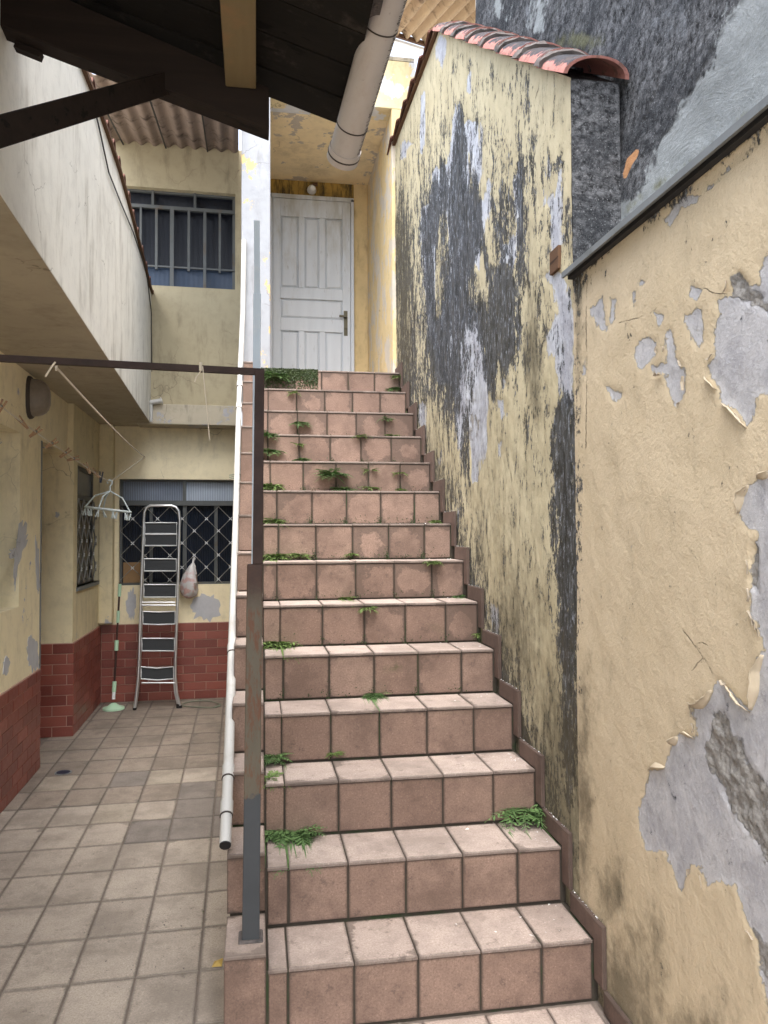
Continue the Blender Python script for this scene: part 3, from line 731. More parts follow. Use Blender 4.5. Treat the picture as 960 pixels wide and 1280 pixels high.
F_KEEP = [ # islands of cream paint that survived inside the flaked field
 [(552,262),(556,262),(560,300),(561,330),(557,350),(550,400),(542,402),(540,340),(544,290)],
 [(584,348),(592,330),(604,338),(614,342),(615,368),(606,388),(593,390),(582,380)], [(583,185),(590,195),(592,240),(586,245),(583,215)],
 [(519,250),(524,262),(524,460),(519,470)], [(530,500),(541,508),(548,545),(552,570),(540,580),(532,560)]]
F_DARK = [
 ([(564,185),(575,150),(584,178),(589,220),(600,255),(610,300),(618,320),(640,325),(650,335),(648,380),(640,420),(634,445),(622,478),(606,470),(600,440),(585,430),(575,470),(570,530),(556,480),(545,485),(528,440),(526,380),(526,300),(526,262),(536,254),(536,218),(548,212),(556,214)], 1.0, 6),
 ([(494,250),(503,215),(516,270),(520,330),(522,470),(528,520),(512,505),(496,440)], .72, 6),
 ([(632,300),(638,240),(642,212),(650,208),(656,230),(654,330),(640,350),(630,345)], .85, 4),
 ([(658,206),(665,202),(667,228),(660,240)], .8, 3), ([(669,222),(680,190),(687,196),(680,230)], .45, 4), ([(693,225),(700,206),(704,205),(697,235)], .9, 2),
 ([(690,500),(718,500),(719,600),(718,760),(716,960),(712,1010),(706,990),(703,780),(700,620),(690,560)], .98, 5),
 ([(686,350),(716,350),(722,440),(718,520),(694,520),(690,440),(680,400)], .5, 6),
 ([(570,480),(604,480),(592,540),(586,590),(572,580)], .62, 6), ([(520,520),(530,500),(540,560),(534,580),(525,560)], .5, 4), ([(572,600),(578,620),(577,665),(571,660)], .8, 3),
 ([(700,280),(712,250),(713,350),(704,345)], .6, 4), ([(652,340),(668,355),(664,362),(652,350)], .8, 2),
]
F_DARK += [([(688,512),(722,500),(722,760),(718,1010),(706,1000),(697,800),(692,600)], 1.0, 5), ([(500,440),(560,560),(590,660),(640,800),(700,960),(720,1080),(690,1060),(600,830),(540,660),(505,520)], .5, 9),
 ([(640,92),(665,100),(668,170),(650,150)], .42, 7), ([(560,80),(640,95),(640,110),(560,100)], .35, 6), ([(526,240),(560,190),(600,215),(655,215),(660,400),(636,450),(600,480),(575,540),(545,520),(500,500),(494,300)], .6, 14),
 ([(500,190),(560,120),(640,150),(690,180),(705,300),(700,360),(660,460),(600,560),(560,600),(500,480),(494,260)], .36, 18),
 ([(496,440),(530,440),(545,560),(560,650),(600,740),(650,860),(640,880),(590,780),(550,690),(520,560)], .42, 10),
 ([(600,560),(690,560),(695,800),(690,1000),(640,860),(600,740)], .16, 20), ([(540,395),(600,400),(606,470),(585,520),(560,520),(545,480)], .8, 8), ([(495,330),(523,330),(526,470),(530,520),(500,480)], .85, 6),
 ([(612,392),(652,380),(648,420),(634,448),(615,450)], .9, 5), ([(573,480),(588,478),(586,600),(574,590)], .75, 4), ([(545,590),(560,600),(560,690),(548,660)], .4, 6),
 ([(640,380),(672,370),(668,560),(655,560)], .38, 10), ([(664,350),(684,350),(696,520),(690,560),(672,470)], .5, 7)]
F_CRACK = [[(672,90),(668,110)], [(655,110),(651,135),(655,150)], [(640,580),(642,596)]]
def far_fields(u, v, dep, Y, Z):
    mpp = dep/960
    pe = union(F_PEEL, u, v)
    for k in F_KEEP: pe = np.minimum(pe, -sdf(k, u, v)*1.2+3.5)
    rag = (vnoise(Y*9, Z*2.2, 1, 31)-.5)*14+(vnoise(Y*26, Z*6, 1, 32)-.5)*9
    pe = np.clip((pe+rag*.5)*mpp*1.6, -.055, .09)
    so_ = np.zeros(u.shape); u = u+rag*.55; v = v+(vnoise(Y*12, Z*1.0, 1, 33)-.5)*46
    for poly, s, wd in F_DARK: so_ = np.maximum(so_, s*soft(poly, u, v, wd))
    for k in F_KEEP: so_ *= 1-.5*soft(k, u, v, 4)
    # pale washed runs inside the black field
    wash = blobs([(590,440,14,40,.55),(598,520,12,50,.7),(560,250,4,60,.4),(605,260,5,60,.6),(600,350,4,40,.5),(700,380,9,50,.5),(712,440,7,50,.6),(565,420,12,30,.4),(690,440,9,60,.45),(575,330,5,60,.35),(640,300,5,50,.3),(612,290,5,80,.4),(580,490,7,40,.4),(548,330,3,60,.3),(510,400,3,60,.35),(665,330,5,60,.4)], u, v)
    so_ = np.clip(so_*.88-wash*.8+.08, -.1, 1.1)
    gr = .31+blobs([(640,800,40,90,.45),(540,620,30,120,.4),(560,700,30,60,.4),(700,1000,45,160,.6),(600,700,14,70,.35),(505,400,12,120,.5),(640,880,30,60,.4),(668,430,12,80,.5),(660,950,30,90,.55),(600,620,60,200,.12),(500,300,10,60,.5),(680,1080,30,80,.5)], u, v)
    gr += .4*np.clip(1-(Z-zb_arr(Y))/.10, 0, 1)
    so_ += .35*np.clip(1-(Z-zb_arr(Y)-.17)/.05, 0, 1)*(vnoise(Y, Z, 7, 9) > .55)
    return dict(peel=pe, soot=so_, grime=gr, rough=np.clip(blobs([(590,520,20,60,.55),(655,400,10,50,.4)], u, v), 0, 1), crack=np.clip(slines(F_CRACK, u, v)*mpp, -.03, .03), crackw=np.exp(-(lines(F_CRACK, u, v)/3.)**2))
def zb_arr(Y): return (Y-Y0)/D_*H_+.0
def far_relief(u, v, Y, Z, F):
    return .008*(vnoise(Y, Z*.6, 3, 11)-.5)+.004*(vnoise(Y, Z*.4, 14, 12)-.5)+.003*(vnoise(Y, Z*.5, 40, 13)-.5)-.003/(1+np.exp(-F['peel']/.004))
sw = thing('stair_wall', 'tall yellow wall blackened with mould behind the stairs, capped with pink barrel tiles', 'wall', (XW, 3.5, 0))
ysf = np.concatenate([np.arange(Y_SEAM, 4.461, .0095), np.arange(4.461, P_END[0], .0115), [P_END[0]]])
XF = XW+.003
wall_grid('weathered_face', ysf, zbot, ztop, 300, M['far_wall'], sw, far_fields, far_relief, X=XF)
def dark_wall(name, zones):
    t = T(name); o = t.tc()
    n1 = t.noise(t.sc(o, (3, 3, 5), (0, 0, 0), (.7, 0, 0)), 1, 8, .74, .9); n2 = t.noise(o, 38, 7, .78); n3 = t.noise(o, 150, 4, .75)
    c = t.mix(t.ss(n2, .34, .7), (.010, .0105, .012), (.185, .192, .205))
    c = t.mix(t.math('MULTIPLY', t.ss(n1, .44, .62), .72), c, (.022, .025, .03))
    c = t.mix(t.math('MULTIPLY', t.ss(t.noise(t.sc(o, (2.5, 2.5, 4), (4, 1, 2)), 1, 8, .72, .6), .56, .70), .5), c, (.24, .26, .29))
    c = t.mix(t.math('MULTIPLY', t.ss(n3, .58, .7), .6), c, (.42, .44, .46))
    if zones:
        pe = t.attr('peel'); q = t.math('ADD', pe, t.math('MULTIPLY', t.math('SUBTRACT', t.noise(t.sc(o, (5, 5, 5)), 1, 7, .7), .5), .22))
        pm = t.ss(q, -.004, .012)
        p = t.mix(t.noise(o, 8, 7, .7), (.17, .185, .19), (.36, .39, .405))
        p = t.mix(t.math('MULTIPLY', t.ss(t.noise(o, 55, 6, .75), .5, .66), .5), p, (.2, .22, .22))
        c = t.mix(pm, c, p)
        ms = t.math('ADD', t.attr('moss'), t.math('MULTIPLY', t.math('SUBTRACT', t.noise(o, 14, 7, .72), .5), 1.2))
        c = t.mix(t.math('MULTIPLY', t.ss(ms, .4, .75), .75), c, t.mix(n2, (.06, .065, .03), (.20, .20, .12)))
        c = t.mix(t.ss(t.attr('brick'), .4, .6), c, (.45, .24, .12))
        c = t.mix(t.math('MULTIPLY', t.attr('crack'), .85), c, (.02, .02, .02))
        h = t.math('SUBTRACT', t.math('MULTIPLY', n2, .008), t.math('MULTIPLY', pm, .003)); h = t.math('SUBTRACT', h, t.math('MULTIPLY', t.attr('crack'), .006))
    else: h = t.math('MULTIPLY', n2, .008)
    h = t.math('ADD', h, t.math('MULTIPLY', n1, .02))
    return t.out(c, .9, t.bump(h, 1., 1.), spec=.15)
M['dark_plain'] = dark_wall('dark_render', False)
M['dark_zone'] = dark_wall('dark_neighbour_render', True)
# core with the dark end face that looks at the camera
XB = 1.268
mb = MB()
prf = [(P_NEAR[0], -.02), P_NEAR, P_PEAK, P_END, (P_END[0], -.02)]
mb.prism([(XF+.012, y+(.0 if k < 2 else 0), z-.003) for k, (y, z) in enumerate(prf)], (XB-XF-.012, 0, 0))
mb.build('wall_core', M['dark_plain'], sw)
mb = MB(); mb.box((XF-.001, Y_SEAM-.006, Z_COP+.01), (XB, Y_SEAM+.001, P_NEAR[1]-.01)); 
o = mb.build('end_render', M['dark_plain'], sw)
mb = MB(); a = at(684, 316, x=XF-.02); b = at(698, 343, x=XF-.02); mb.box((XF-.012, b.y+.02, b.z+.03), (XF+.02, a.y-.0, a.z)); mb.build('wood_plug', M['brown_wood'], sw, bevel=.003)
# barrel ridge tiles running down the sloping top
def half_pipe(a, b, r0, r1, th, n=10, lift=0, flat=.75):
    a = Vector(a); b = Vector(b); d = (b-a).normalized(); side = Vector((1, 0, 0)); up = side.cross(d); up = up if up.z > 0 else -up
    vs = []
    for p, r in ((a, r0), (a.lerp(b, .5), (r0+r1)/2), (b, r1)):
        for rr in (r, r-th):
            for k in range(n+1):
                an = math.pi*k/n; vs.append(p+side*(-math.cos(an))*rr+up*(math.sin(an)*rr*flat+lift))
    m = n+1; fs = []
    for s in range(2):
        o1, o2 = s*2*m, (s+1)*2*m
        for k in range(n):
            fs += [(o1+k, o1+k+1, o2+k+1, o2+k), (o1+m+k+1, o1+m+k, o2+m+k, o2+m+k+1)]
        fs += [(o1, o2, o2+m, o1+m), (o1+n, o1+m+n, o2+m+n, o2+n)]
    for k in range(n): fs.append((k, m+k, m+k+1, k+1)); fs.append((4*m+k, 4*m+k+1, 5*m+k+1, 5*m+k))
    return vs, fs
sl_dir = Vector((0, P_PEAK[0]-P_NEAR[0], P_PEAK[1]-P_NEAR[1])); SLEN = sl_dir.length; sl_dir.normalize()
xc = (XF+XB)/2-.012; NT = 8
c0 = Vector((xc, P_NEAR[0]-.03, P_NEAR[1]-.022)); nrm = Vector((0, -sl_dir.z, sl_dir.y))
for k in range(NT):
    s0 = k*(SLEN+.06)/NT; s1 = s0+(SLEN+.06)/NT+.05
    a = c0+sl_dir*s0+nrm*.014; b = c0+sl_dir*s1-nrm*.002
    mb = MB(); r = .124+random.uniform(-.003, .003)
    mb.add(*half_pipe(a, b, r, .104, .015, 12, flat=.52))
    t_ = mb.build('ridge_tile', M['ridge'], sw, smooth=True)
    if k:  # lump of mortar under each lip
        mb = MB(); vs, fs = half_pipe(a-sl_dir*.022-nrm*.006, a+sl_dir*.012-nrm*.006, .119, .127, .03, 14, flat=.52)
        vs = [Vector(v)+Vector((random.uniform(-.004, .004), random.uniform(-.006, .006), random.uniform(-.004, .004))) for v in vs]
        mb.add(vs, fs); mb.build('mortar_joint', M['mortar'], t_, smooth=True)
# edge-on cap tiles on the level part
mb = MB(); mb.bar((XF-.012+.10, P_PEAK[0]-.03, P_PEAK[1]+.005), (XF-.012+.10, P_END[0]+.01, P_END[1]+.005), .225, .022); mb.build('cap_slab', M['brown_wood'], sw)
for k in range(6):
    y = 4.50+k*.27
    mb = MB(); z = ztop(y)+.016
    mb.add(*half_pipe((xc, y, z), (xc, y+.27, z-.004), .135, .115, .012, 10, flat=.3)); mb.build('cap_tile', M['small_tile'], sw, smooth=True)

# coping over the near wall
cp = thing('coping', 'grey metal coping strip running along the top of the near cream wall', 'coping', (XW, 1.5, Z_COP))
M['coping'] = basic('coping_metal', (.17, .185, .195), .6, .2, var=.3, nscale=10, dirt=(.09, .10, .09), dirt_amt=.6)
M['coping_dark'] = basic('coping_shade', (.03, .03, .032), .8)
mb = MB(); mb.box((XW-.035, -1.2, Z_COP+.012), (XB-.001, Y_SEAM-.004, Z_COP+.021)); mb.box((XW-.042, -1.2, Z_COP+.002), (XW-.034, Y_SEAM-.004, Z_COP+.022))
mb.build('metal_strip', M['coping'], cp)
mb = MB(); mb.box((XW-.02, -1.2, Z_COP-.002), (XB-.002, Y_SEAM-.006, Z_COP+.0115)); mb.build('painted_shadow_strip', M['coping_dark'], cp)  # near-black strip stands in for the shade under the metal

# neighbour's tall dark wall
nb = thing('neighbour_wall', 'towering blackened grey wall of the neighbouring house above the coping', 'wall', (XB, 2, 0))
Z_PALE = [(930,-40),(885,75),(850,135),(832,165),(812,200),(792,240),(760,275),(740,330),(1100,100),(1400,-200),(1000,-200)]
def nb_fields(u, v, dep, Y, Z):
    pe = np.clip(sdf(Z_PALE, u, v)*dep/960, -.2, .2)
    pe = np.maximum(pe, np.clip(union([[(618,-30),(665,-30),(690,5),(678,38),(645,30),(620,20)],[(735,150),(748,160),(742,200),(735,190)]], u, v)*dep/960, -.2, .0))
    ms = blobs([(720,50,45,18,.75),(745,75,25,14,.55)], u, v)
    band = np.clip(1-np.abs(v-(155+(960-u)*.796-34))/22, 0, 1)*(u > 770)
    br = soft([(778,222),(782,198),(795,184),(797,192),(788,210),(782,224)], u, v, 1.)
    ck = np.clip(1-lines([[(960,-60),(930,0),(902,45),(885,75),(862,115),(832,165),(822,178)], [(702,0),(690,20),(680,45)], [(800,150),(812,120),(820,90)]], u, v)/2.2, 0, 1)
    return dict(peel=pe, moss=np.maximum(ms, band*.6), brick=br, crack=ck)
nbr = lambda u, v, Y, Z, F: .03*(vnoise(Y, Z, 1.6, 21)-.5)+.012*(vnoise(Y, Z, 6, 22)-.5)+.004*(vnoise(Y, Z, 30, 23)-.5)
wall_grid('rendered_face', np.arange(.6, 4.30, .016), lambda y: 2.2, lambda y: 5.1, 180, M['dark_zone'], nb, nb_fields, lambda *a: nbr(*a)-.01, X=XB+.004)
mb = MB(); mb.box((XB+.03, -1.2, -.02), (XB+.35, 4.30, 5.1)); mb.build('wall_core', M['dark_plain'], nb)
pp = thing('vent_pipes', 'pair of thin pale pipes rising behind the top of the tiled ridge', 'pipe', (1.33, 4.45, 4.6))
for k, dx in enumerate((0, .045)):
    mb = MB(); q = at(596.5+k*5.5, 10, y=4.45); mb.tube([(q.x, 4.45, 3.9), (q.x, 4.45, 5.9)], .010, 8); mb.build('pipe', M['pvc_white'] if k == 0 else M['pale_blue'], pp, smooth=True)
    if k == 1: mb = MB(); mb.tube([(q.x+.028, 4.45, 3.9), (q.x+.028, 4.45, 5.9)], .006, 6); mb.build('pipe', M['card'], pp)

# ------------------------------------------------------------------ porch building at the top
ZL = NS*H_; YP, YD = 5.93, 7.30
po = thing('upper_porch', 'yellow flaking porch building around the white door at the top of the stairs', 'building', (.6, YP, ZL))
zc = 4.90; XPI = .105; XPR = 1.062
mb = MB(); mb.box((.0, YP, zc), (1.255, YP+.2, 5.29)); mb.build('fascia_wall', M['porch_front'], po, bevel=.006)
mb = MB(); mb.box((XPR, YP+.0015, ZL-.2), (1.253, YD, zc-.0015)); mb.build('side_wall', M['porch_side'], po, bevel=.005)
mb = MB(); mb.box((.0, YP+.2, zc), (XPR+.1, YD+.2, zc+.12)); mb.build('ceiling', M['porch_ceiling'], po)
dx0, dx1, dzt = .118, .925, 4.735
mb = MB(); mb.box((dx1+.005, YD, ZL-.02), (XPR+.01, YD+.15, zc)); mb.build('door_wall', M['porch_back'], po)
mb = MB(); mb.box((-.02, YD, dzt+.015), (dx1+.0045, YD+.15, zc)); mb.build('lintel', M['porch_lintel'], po)
mb = MB(); mb.box((-.115, YP-.01, ZL-.25), (XPI, YP+.35, 5.6)); mb.build('pillar', M['pillar'], po, bevel=.008)
mb = MB(); mb.box((-.115, YP+.35, ZL-.25), (dx0-.012, YD, 5.6)); mb.build('left_wall', M['pillar'], po)
# the gap above and the roof over the porch so the sky does not light it
mb = MB(); mb.box((-.1, YP+.01, 5.30), (1.25, YD+.2, 5.33)); mb.build('roof_slab', M['ledge'], po)
mb = MB(); mb.box((-.1, YD+.16, ZL), (1.25, YD+.2, 5.29)); mb.build('rear_wall', M['rubble'], po)
dr = None
mb = MB(); yd = YD-.03
mb.box((dx0, yd+.012, ZL+.002), (dx1, yd+.035, dzt))
dr = mb.build('door', M['door'], po)
dw = dx1-dx0-.10
def rail(x0, x1, z0, z1): 
    mb = MB(); mb.box((x0, yd-.008, z0), (x1, yd+.0118, z1)); return mb.build('door_rail', M['door'], dr, bevel=.004)
xs0, xs1 = dx0+.035, dx1-.035
for a, b in ((xs0, xs0+.07), (xs1-.075, xs1)): rail(a, b, ZL+.003, dzt-.03)
xi0, xi1 = xs0+.07, xs1-.075
zz = lambda v: at(400, v, y=YD-.03).z
zs = [zz(467)-.25, zz(414)+.03, zz(399), zz(371), zz(365), zz(277), dzt-.03]
rail(xi0, xi1, zz(415), zz(399)); rail(xi0, xi1, zz(375), zz(361)); rail(xi0, xi1, zz(273), dzt-.03); rail(xi0, xi1, ZL+.003, ZL+.14)
tw = (xi1-xi0)/3
for k in (1, 2):
    xm = xi0+k*tw; rail(xm-.028, xm+.028, zz(361), zz(273)); rail(xm-.028, xm+.028, ZL+.14, zz(415))
def panel(x0, x1, z0, z1):
    mb = MB(); i = .022
    a = [(x0+.004, yd+.0115, z0+.004), (x1-.004, yd+.0115, z0+.004), (x1-.004, yd+.0115, z1-.004), (x0+.004, yd+.0115, z1-.004)]
    b = [(x0+i, yd-.0015, z0+i), (x1-i, yd-.0015, z0+i), (x1-i, yd-.0015, z1-i), (x0+i, yd-.0015, z1-i)]
    mb.add(a+b, [(4, 5, 6, 7)]+[(k, (k+1) % 4, 4+(k+1) % 4, 4+k) for k in range(4)]); mb.build('door_panel', M['door'], dr)
for k in range(3):
    xa, xb = xi0+k*tw+(.028 if k else 0), xi0+(k+1)*tw-(.028 if k < 2 else 0)
    panel(xa, xb, zz(361), zz(273)); panel(xa, xb, ZL+.14, zz(415))
panel(xi0, xi1, zz(399), zz(375))
mb = MB(); mb.box((xs1+.003, yd-.012, ZL), (dx1, yd+.03, dzt)); mb.box((dx0, yd-.012, dzt-.027), (dx1, yd+.03, dzt+.012)); mb.box((dx0-.012, yd-.012, ZL), (xs0-.003, yd+.03, dzt)); mb.build('door_frame', M['door'], po, bevel=.003)
hp = at(432, 402, y=yd)
M['lock'] = basic('lock_metal', (.10, .09, .06), .45, .6)
mb = MB(); mb.box((hp.x-.018, yd-.012, hp.z-.14), (hp.x+.018, yd-.0065, hp.z+.10)); mb.bar((hp.x, yd-.035, hp.z+.04), (hp.x-.065, yd-.035, hp.z+.043), .018, .016); mb.tube([(hp.x, yd-.008, hp.z+.04), (hp.x, yd-.04, hp.z+.04)], .009, 8); mb.tube([(hp.x, yd-.008, hp.z-.06), (hp.x, yd-.022, hp.z-.06)], .014, 10); mb.build('door_handle', M['lock'], dr)
q = at(390, 236, y=YD-.03)
lh = thing('lamp_holder', 'round white lamp holder with missing bulb on the stained lintel above the door', 'lamp', (q.x, YD, q.z))
mb = MB(); mb.tube([(q.x, YD, q.z), (q.x, YD-.03, q.z), (q.x+.005, YD-.06, q.z-.005)], [.045, .04, .025], 12); mb.build('base', M['white_plastic'], lh, smooth=True)
mb = MB(); mb.tube([(q.x+.01, YD-.05, q.z+.03), (q.x+.05, YD-.06, q.z+.035)], .018, 8); mb.build('socket', M['brown_wood'], lh, smooth=True)

# ------------------------------------------------------------------ house on the left (turned frame)
XA, XBW, YBK, YUP = -1.278, -1.235, 7.33, 7.13
hs_ = thing('house', 'two storey cream house around the yard with white balcony and dark red tiled base', 'house', (XA, YBK, 0), 'L')
L = lambda u, v, **k: at(u, v, 'L', **k)
B1 = L(187.5, 528, y=YUP-.06); B0 = L(0, 242, z=B1.z); zsof = B1.z-.003
dB = (B1-B0); dB.z = 0; dB.normalize(); nB = Vector((-dB.y, dB.x, 0))     # nB points left (away from yard)
YD0, YD1 = 5.353, 6.15; zdt = L(54, 552, x=XA).z
yn1 = L(25.5, 545, x=XA).y; zn1 = L(25.5, 541, x=XA).z; zn0 = L(19, 760, x=XA).z
# wall A with its niche, header over the doorway and wall B with its window
mb = MB(); XI = XA-.35
yn0 = yn1-1.15
mb.box((XI, -1.0, 0), (XA, yn0, zsof)); mb.box((XI, yn0, 0), (XA, yn1, zn0)); mb.box((XI, yn0, zn1), (XA, yn1, zsof)); mb.box((XI, yn1, 0), (XA, YD0, zsof))
mb.box((XI, YD0, zdt), (XA, YD1-.02, zsof))
mb.build('side_wall', M['cream_low'], hs_)
mb = MB(); mb.box((XI-.03, yn0, zn0), (XI+.02, yn1, zn1)); mb.build('niche_back', M['interior'], hs_)
wb = [L(97, 583, x=XBW).y, L(124, 595, x=XBW).y]; wz1 = L(97, 578, x=XBW).z; wz0 = L(97, 734, x=XBW).z
mb = MB()
mb.box((XI, YD1, 0), (XBW, wb[0], zsof)); mb.box((XI, wb[0], 0), (XBW, wb[1], wz0)); mb.box((XI, wb[0], wz1), (XBW, wb[1], zsof)); mb.box((XI, wb[1], 0), (XBW, YBK, zsof))
mb.box((XI, YD1-.0205, zdt), (XBW, YD1, zsof))
mb.build('corner_wall', M['cream_wall'], hs_)
mb = MB(); mb.box((XI-.02, YD0, 0), (XI+.02, YD1, zdt)); mb.build('doorway_door', M['brown_wood'], hs_)
mb = MB(); mb.box((XA-.004, YD0-.004, 0), (XA+.006, YD0+.014, zdt)); mb.build('door_edge_strip', M['metal_grey'], hs_)
# back wall with its window
a = L(149, 598.5, y=YBK); b = L(289, 600, y=YBK); c_ = L(286, 730, y=YBK)
WX0, WX1, WZ1, WZ0 = a.x, b.x+.04, a.z, c_.z
mb = MB(); XE = .30
mb.box((-1.7, YBK, 0), (WX0, YBK+.2, zsof+.0)); mb.box((WX0, YBK, 0), (WX1, YBK+.2, WZ0)); mb.box((WX0, YBK, WZ1), (WX1, YBK+.2, zsof)); mb.box((WX1, YBK, 0), (XE, YBK+.2, zsof))
mb.build('back_wall', M['cream_low'], hs_)
# corner pilaster
a = L(130, 700, y=YBK-.10); b = L(141, 700, y=YBK-.10)
mb = MB(); mb.box((XBW, YBK-.12, .72), (b.x, YBK, zsof)); mb.build('corner_pilaster', M['cream_wall'], hs_, bevel=.01)
# soffit + ledge + upper wall
sa = B0-dB*.75+nB*.0015; sb = B1+nB*.0015; mb = MB(); mb.prism([(sa.x, sa.y, zsof), (sb.x, sb.y, zsof), (sb.x, YBK+.2, zsof), (-1.75, YBK+.2, zsof), (-1.75, sa.y, zsof)], (0, 0, .12)); mb.build('balcony_slab', M['soffit'], hs_)
zl0 = L(240, 531, y=YUP-.05).z; zl1 = L(240, 506, y=YUP-.05).z
mb = MB(); mb.box((-.9, YUP-.055, zl0), (.02, YBK+.2, zl1)); mb.build('floor_ledge', M['ledge'], hs_, bevel=.006)
ua = L(146, 231.5, y=YUP); ub = L(294, 242, y=YUP); uc = L(293, 362, y=YUP)
UX0, UX1, UZ1, UZ0 = ua.x-.12, ub.x, (ua.z+ub.z)/2, uc.z
zr = L(302, 192, y=YUP).z+.03
mb = MB(); mb.box((-1.6, YUP, zl1-.01), (UX0, YUP+.2, zr)); mb.box((UX0, YUP, zl1-.01), (UX1, YUP+.2, UZ0)); mb.box((UX0, YUP, UZ1), (UX1, YUP+.2, zr)); mb.box((UX1, YUP, zl1-.01), (.02, YUP+.2, zr))
mb.build('upper_wall', M['upper_wall'], hs_)
for (x0, x1, z0, z1, y) in ((WX0, WX1, WZ0, WZ1, YBK), (UX0, UX1, UZ0, UZ1, YUP)):
    mb = MB(); mb.box((x0-.05, y+.19, z0-.05), (x1+.05, y+.21, z1+.05)); mb.build('dark_room', M['interior'], hs_)

def bars(win, mat, items, name='bar'):
    for (p, q, wd, th) in items:
        mb = MB(); mb.bar(p, q, wd, th, up=(0, 1, 0)); mb.build(name, mat, win)
def pane(win, x0, x1, z0, z1, y, mat, n='pane'):
    mb = MB(); mb.box((x0, y, z0), (x1, y+.004, z1)); return mb.build(n, mat, win)
# upper window
yf = YUP+.06
mb = MB()
for bx in ((UX0, UX0+.03, UZ0, UZ1), (UX1-.025, UX1, UZ0, UZ1)): mb.box((bx[0], yf, bx[2]), (bx[1], yf+.04, bx[3]))
mb.box((UX0+.03, yf, UZ0), (UX1-.025, yf+.04, UZ0+.02)); mb.box((UX0+.03, yf, UZ1-.02), (UX1-.025, yf+.04, UZ1))
uw = mb.build('upper_window', M['window_frame'], hs_)
X_ = lambda u, v=300: L(u, v, y=yf).x
Z_ = lambda v, u=230: L(u, v, y=yf).z
zt = Z_(262, 232); zb = Z_(335, 230)
it = [((UX0, yf-.004, zt), (UX1, yf-.004, zt), .03, .03), ((UX0, yf-.002, zb), (UX1, yf-.002, zb), .014, .02)]
for u in (191, 243.7): it.append(((X_(u, 250), yf, zt), (X_(u, 250), yf, UZ1), .022, .02))
for u, wd in ((157, .018), (176, .018), (195.6, .022), (215, .034), (236, .022), (256, .026), (274.7, .02)): it.append(((X_(u), yf-.008, UZ0 if wd > .023 else zb-.03), (X_(u), yf-.008, zt), wd, .02))
bars(uw, M['window_frame'], it, 'glazing_bar')
xsn = [UX0+.03]+[X_(u, 250) for u in (191, 243.7)]+[UX1-.025]
for a, b in zip(xsn[:-1], xsn[1:]): pane(uw, a, b, zt, UZ1-.02, yf+.03, M['glass_dark'])
xsn = [UX0+.03]+[X_(u) for u in (157, 176, 195.6, 215, 236, 256, 274.7)]+[UX1-.025]
for a, b in zip(xsn[:-1], xsn[1:]): pane(uw, a, b, zb, zt, yf+.03, M['glass_dark']); pane(uw, a, b, UZ0+.02, zb, yf+.028, M['glass_low'])
# yard window at the back
yf = YBK+.05
mb = MB(); mb.box((WX0, yf, WZ0), (WX0+.022, yf+.04, WZ1)); mb.box((WX1-.02, yf, WZ0), (WX1, yf+.04, WZ1)); mb.box((WX0+.022, yf, WZ0), (WX1-.02, yf+.04, WZ0+.02)); mb.box((WX0+.022, yf, WZ1-.02), (WX1-.02, yf+.04, WZ1))
ww = mb.build('yard_window', M['window_frame'], hs_)
zt = Z_(629, 215); xm = X_(230.5, 620)
it = [((WX0, yf-.012, zt), (WX1, yf-.012, zt), .045, .045), ((xm, yf-.004, zt), (xm, yf-.004, WZ1-.01), .03, .03)]
for u, wd in ((189, .028), (231, .035), (270, .030)): it.append(((X_(u, 680), yf+.0, WZ0), (X_(u, 680), yf+.0, zt-.01), wd, .025))
bars(ww, M['window_frame'], it, 'glazing_bar')
pane(ww, WX0+.022, xm, zt, WZ1-.02, yf+.022, M['glass_mid']); pane(ww, xm, WX1-.02, zt, WZ1-.02, yf+.022, M['glass_pale'])
for a, b in zip([WX0+.022]+[X_(u, 680) for u in (189, 231, 270)], [X_(u, 680) for u in (189, 231, 270)]+[WX1-.02]): pane(ww, a, b, WZ0+.02, zt, yf+.03, M['glass_lower'])
q = L(165, 718, y=yf+.02)
mb = MB(); mb.box((WX0+.03, yf+.013, WZ0+.022), (X_(176, 700), yf+.019, Z_(703, 165))); mb.build('cardboard_sheet', M['card'], ww)
def lattice(win, cx, cz, dx, dz, x0, x1, z0, z1, y, r=.0032, axis='y'):
    def P(a, z): return (a, y, z) if axis == 'y' else (y, a, z)
    for sg in (1, -1):
        k0 = -12
        for k in range(-12, 13):
            # line: (a-cx)/dx*sg - (z-cz)/dz = 2k
            pts = []
            for tt in np.linspace(-14, 14, 1200):
                a_ = cx+(tt)*dx; z_ = cz+(sg*tt-2*k)*dz
                if x0 <= a_ <= x1 and z0 <= z_ <= z1: pts.append((a_, z_))
            if len(pts) > 3 and math.dist(pts[0], pts[-1]) > .05:
                mb = MB(); mb.tube([P(*pts[0]), P(*pts[-1])], r, 4); mb.build('grille_bar', M['grille'], win)
    for i in range(-12, 13):
        for j in range(-12, 13):
            if (i+j) % 2: continue
            a_, z_ = cx+i*dx, cz+j*dz
            if x0+.01 < a_ < x1-.01 and z0+.01 < z_ < z1-.01:
                mb = MB(); s = .013
                if axis == 'y':
                    for g in (1, -1): mb.bar((a_-s, y-.006, z_-g*s), (a_+s, y-.006, z_+g*s), .008, .006, up=(0, 1, 0))
                else:
                    for g in (1, -1): mb.bar((y+.006, a_-s, z_-g*s), (y+.006, a_+s, z_+g*s), .008, .006, up=(1, 0, 0))
                mb.build('rosette', M['step_frame'], win)
q = L(166, 648.5, y=YBK+.02); q2 = L(181.5, 663.8, y=YBK+.02)
lattice(ww, q.x, q.z, q2.x-q.x, q.z-q2.z, WX0+.01, WX1-.01, WZ0+.01, zt-.03, YBK+.02)
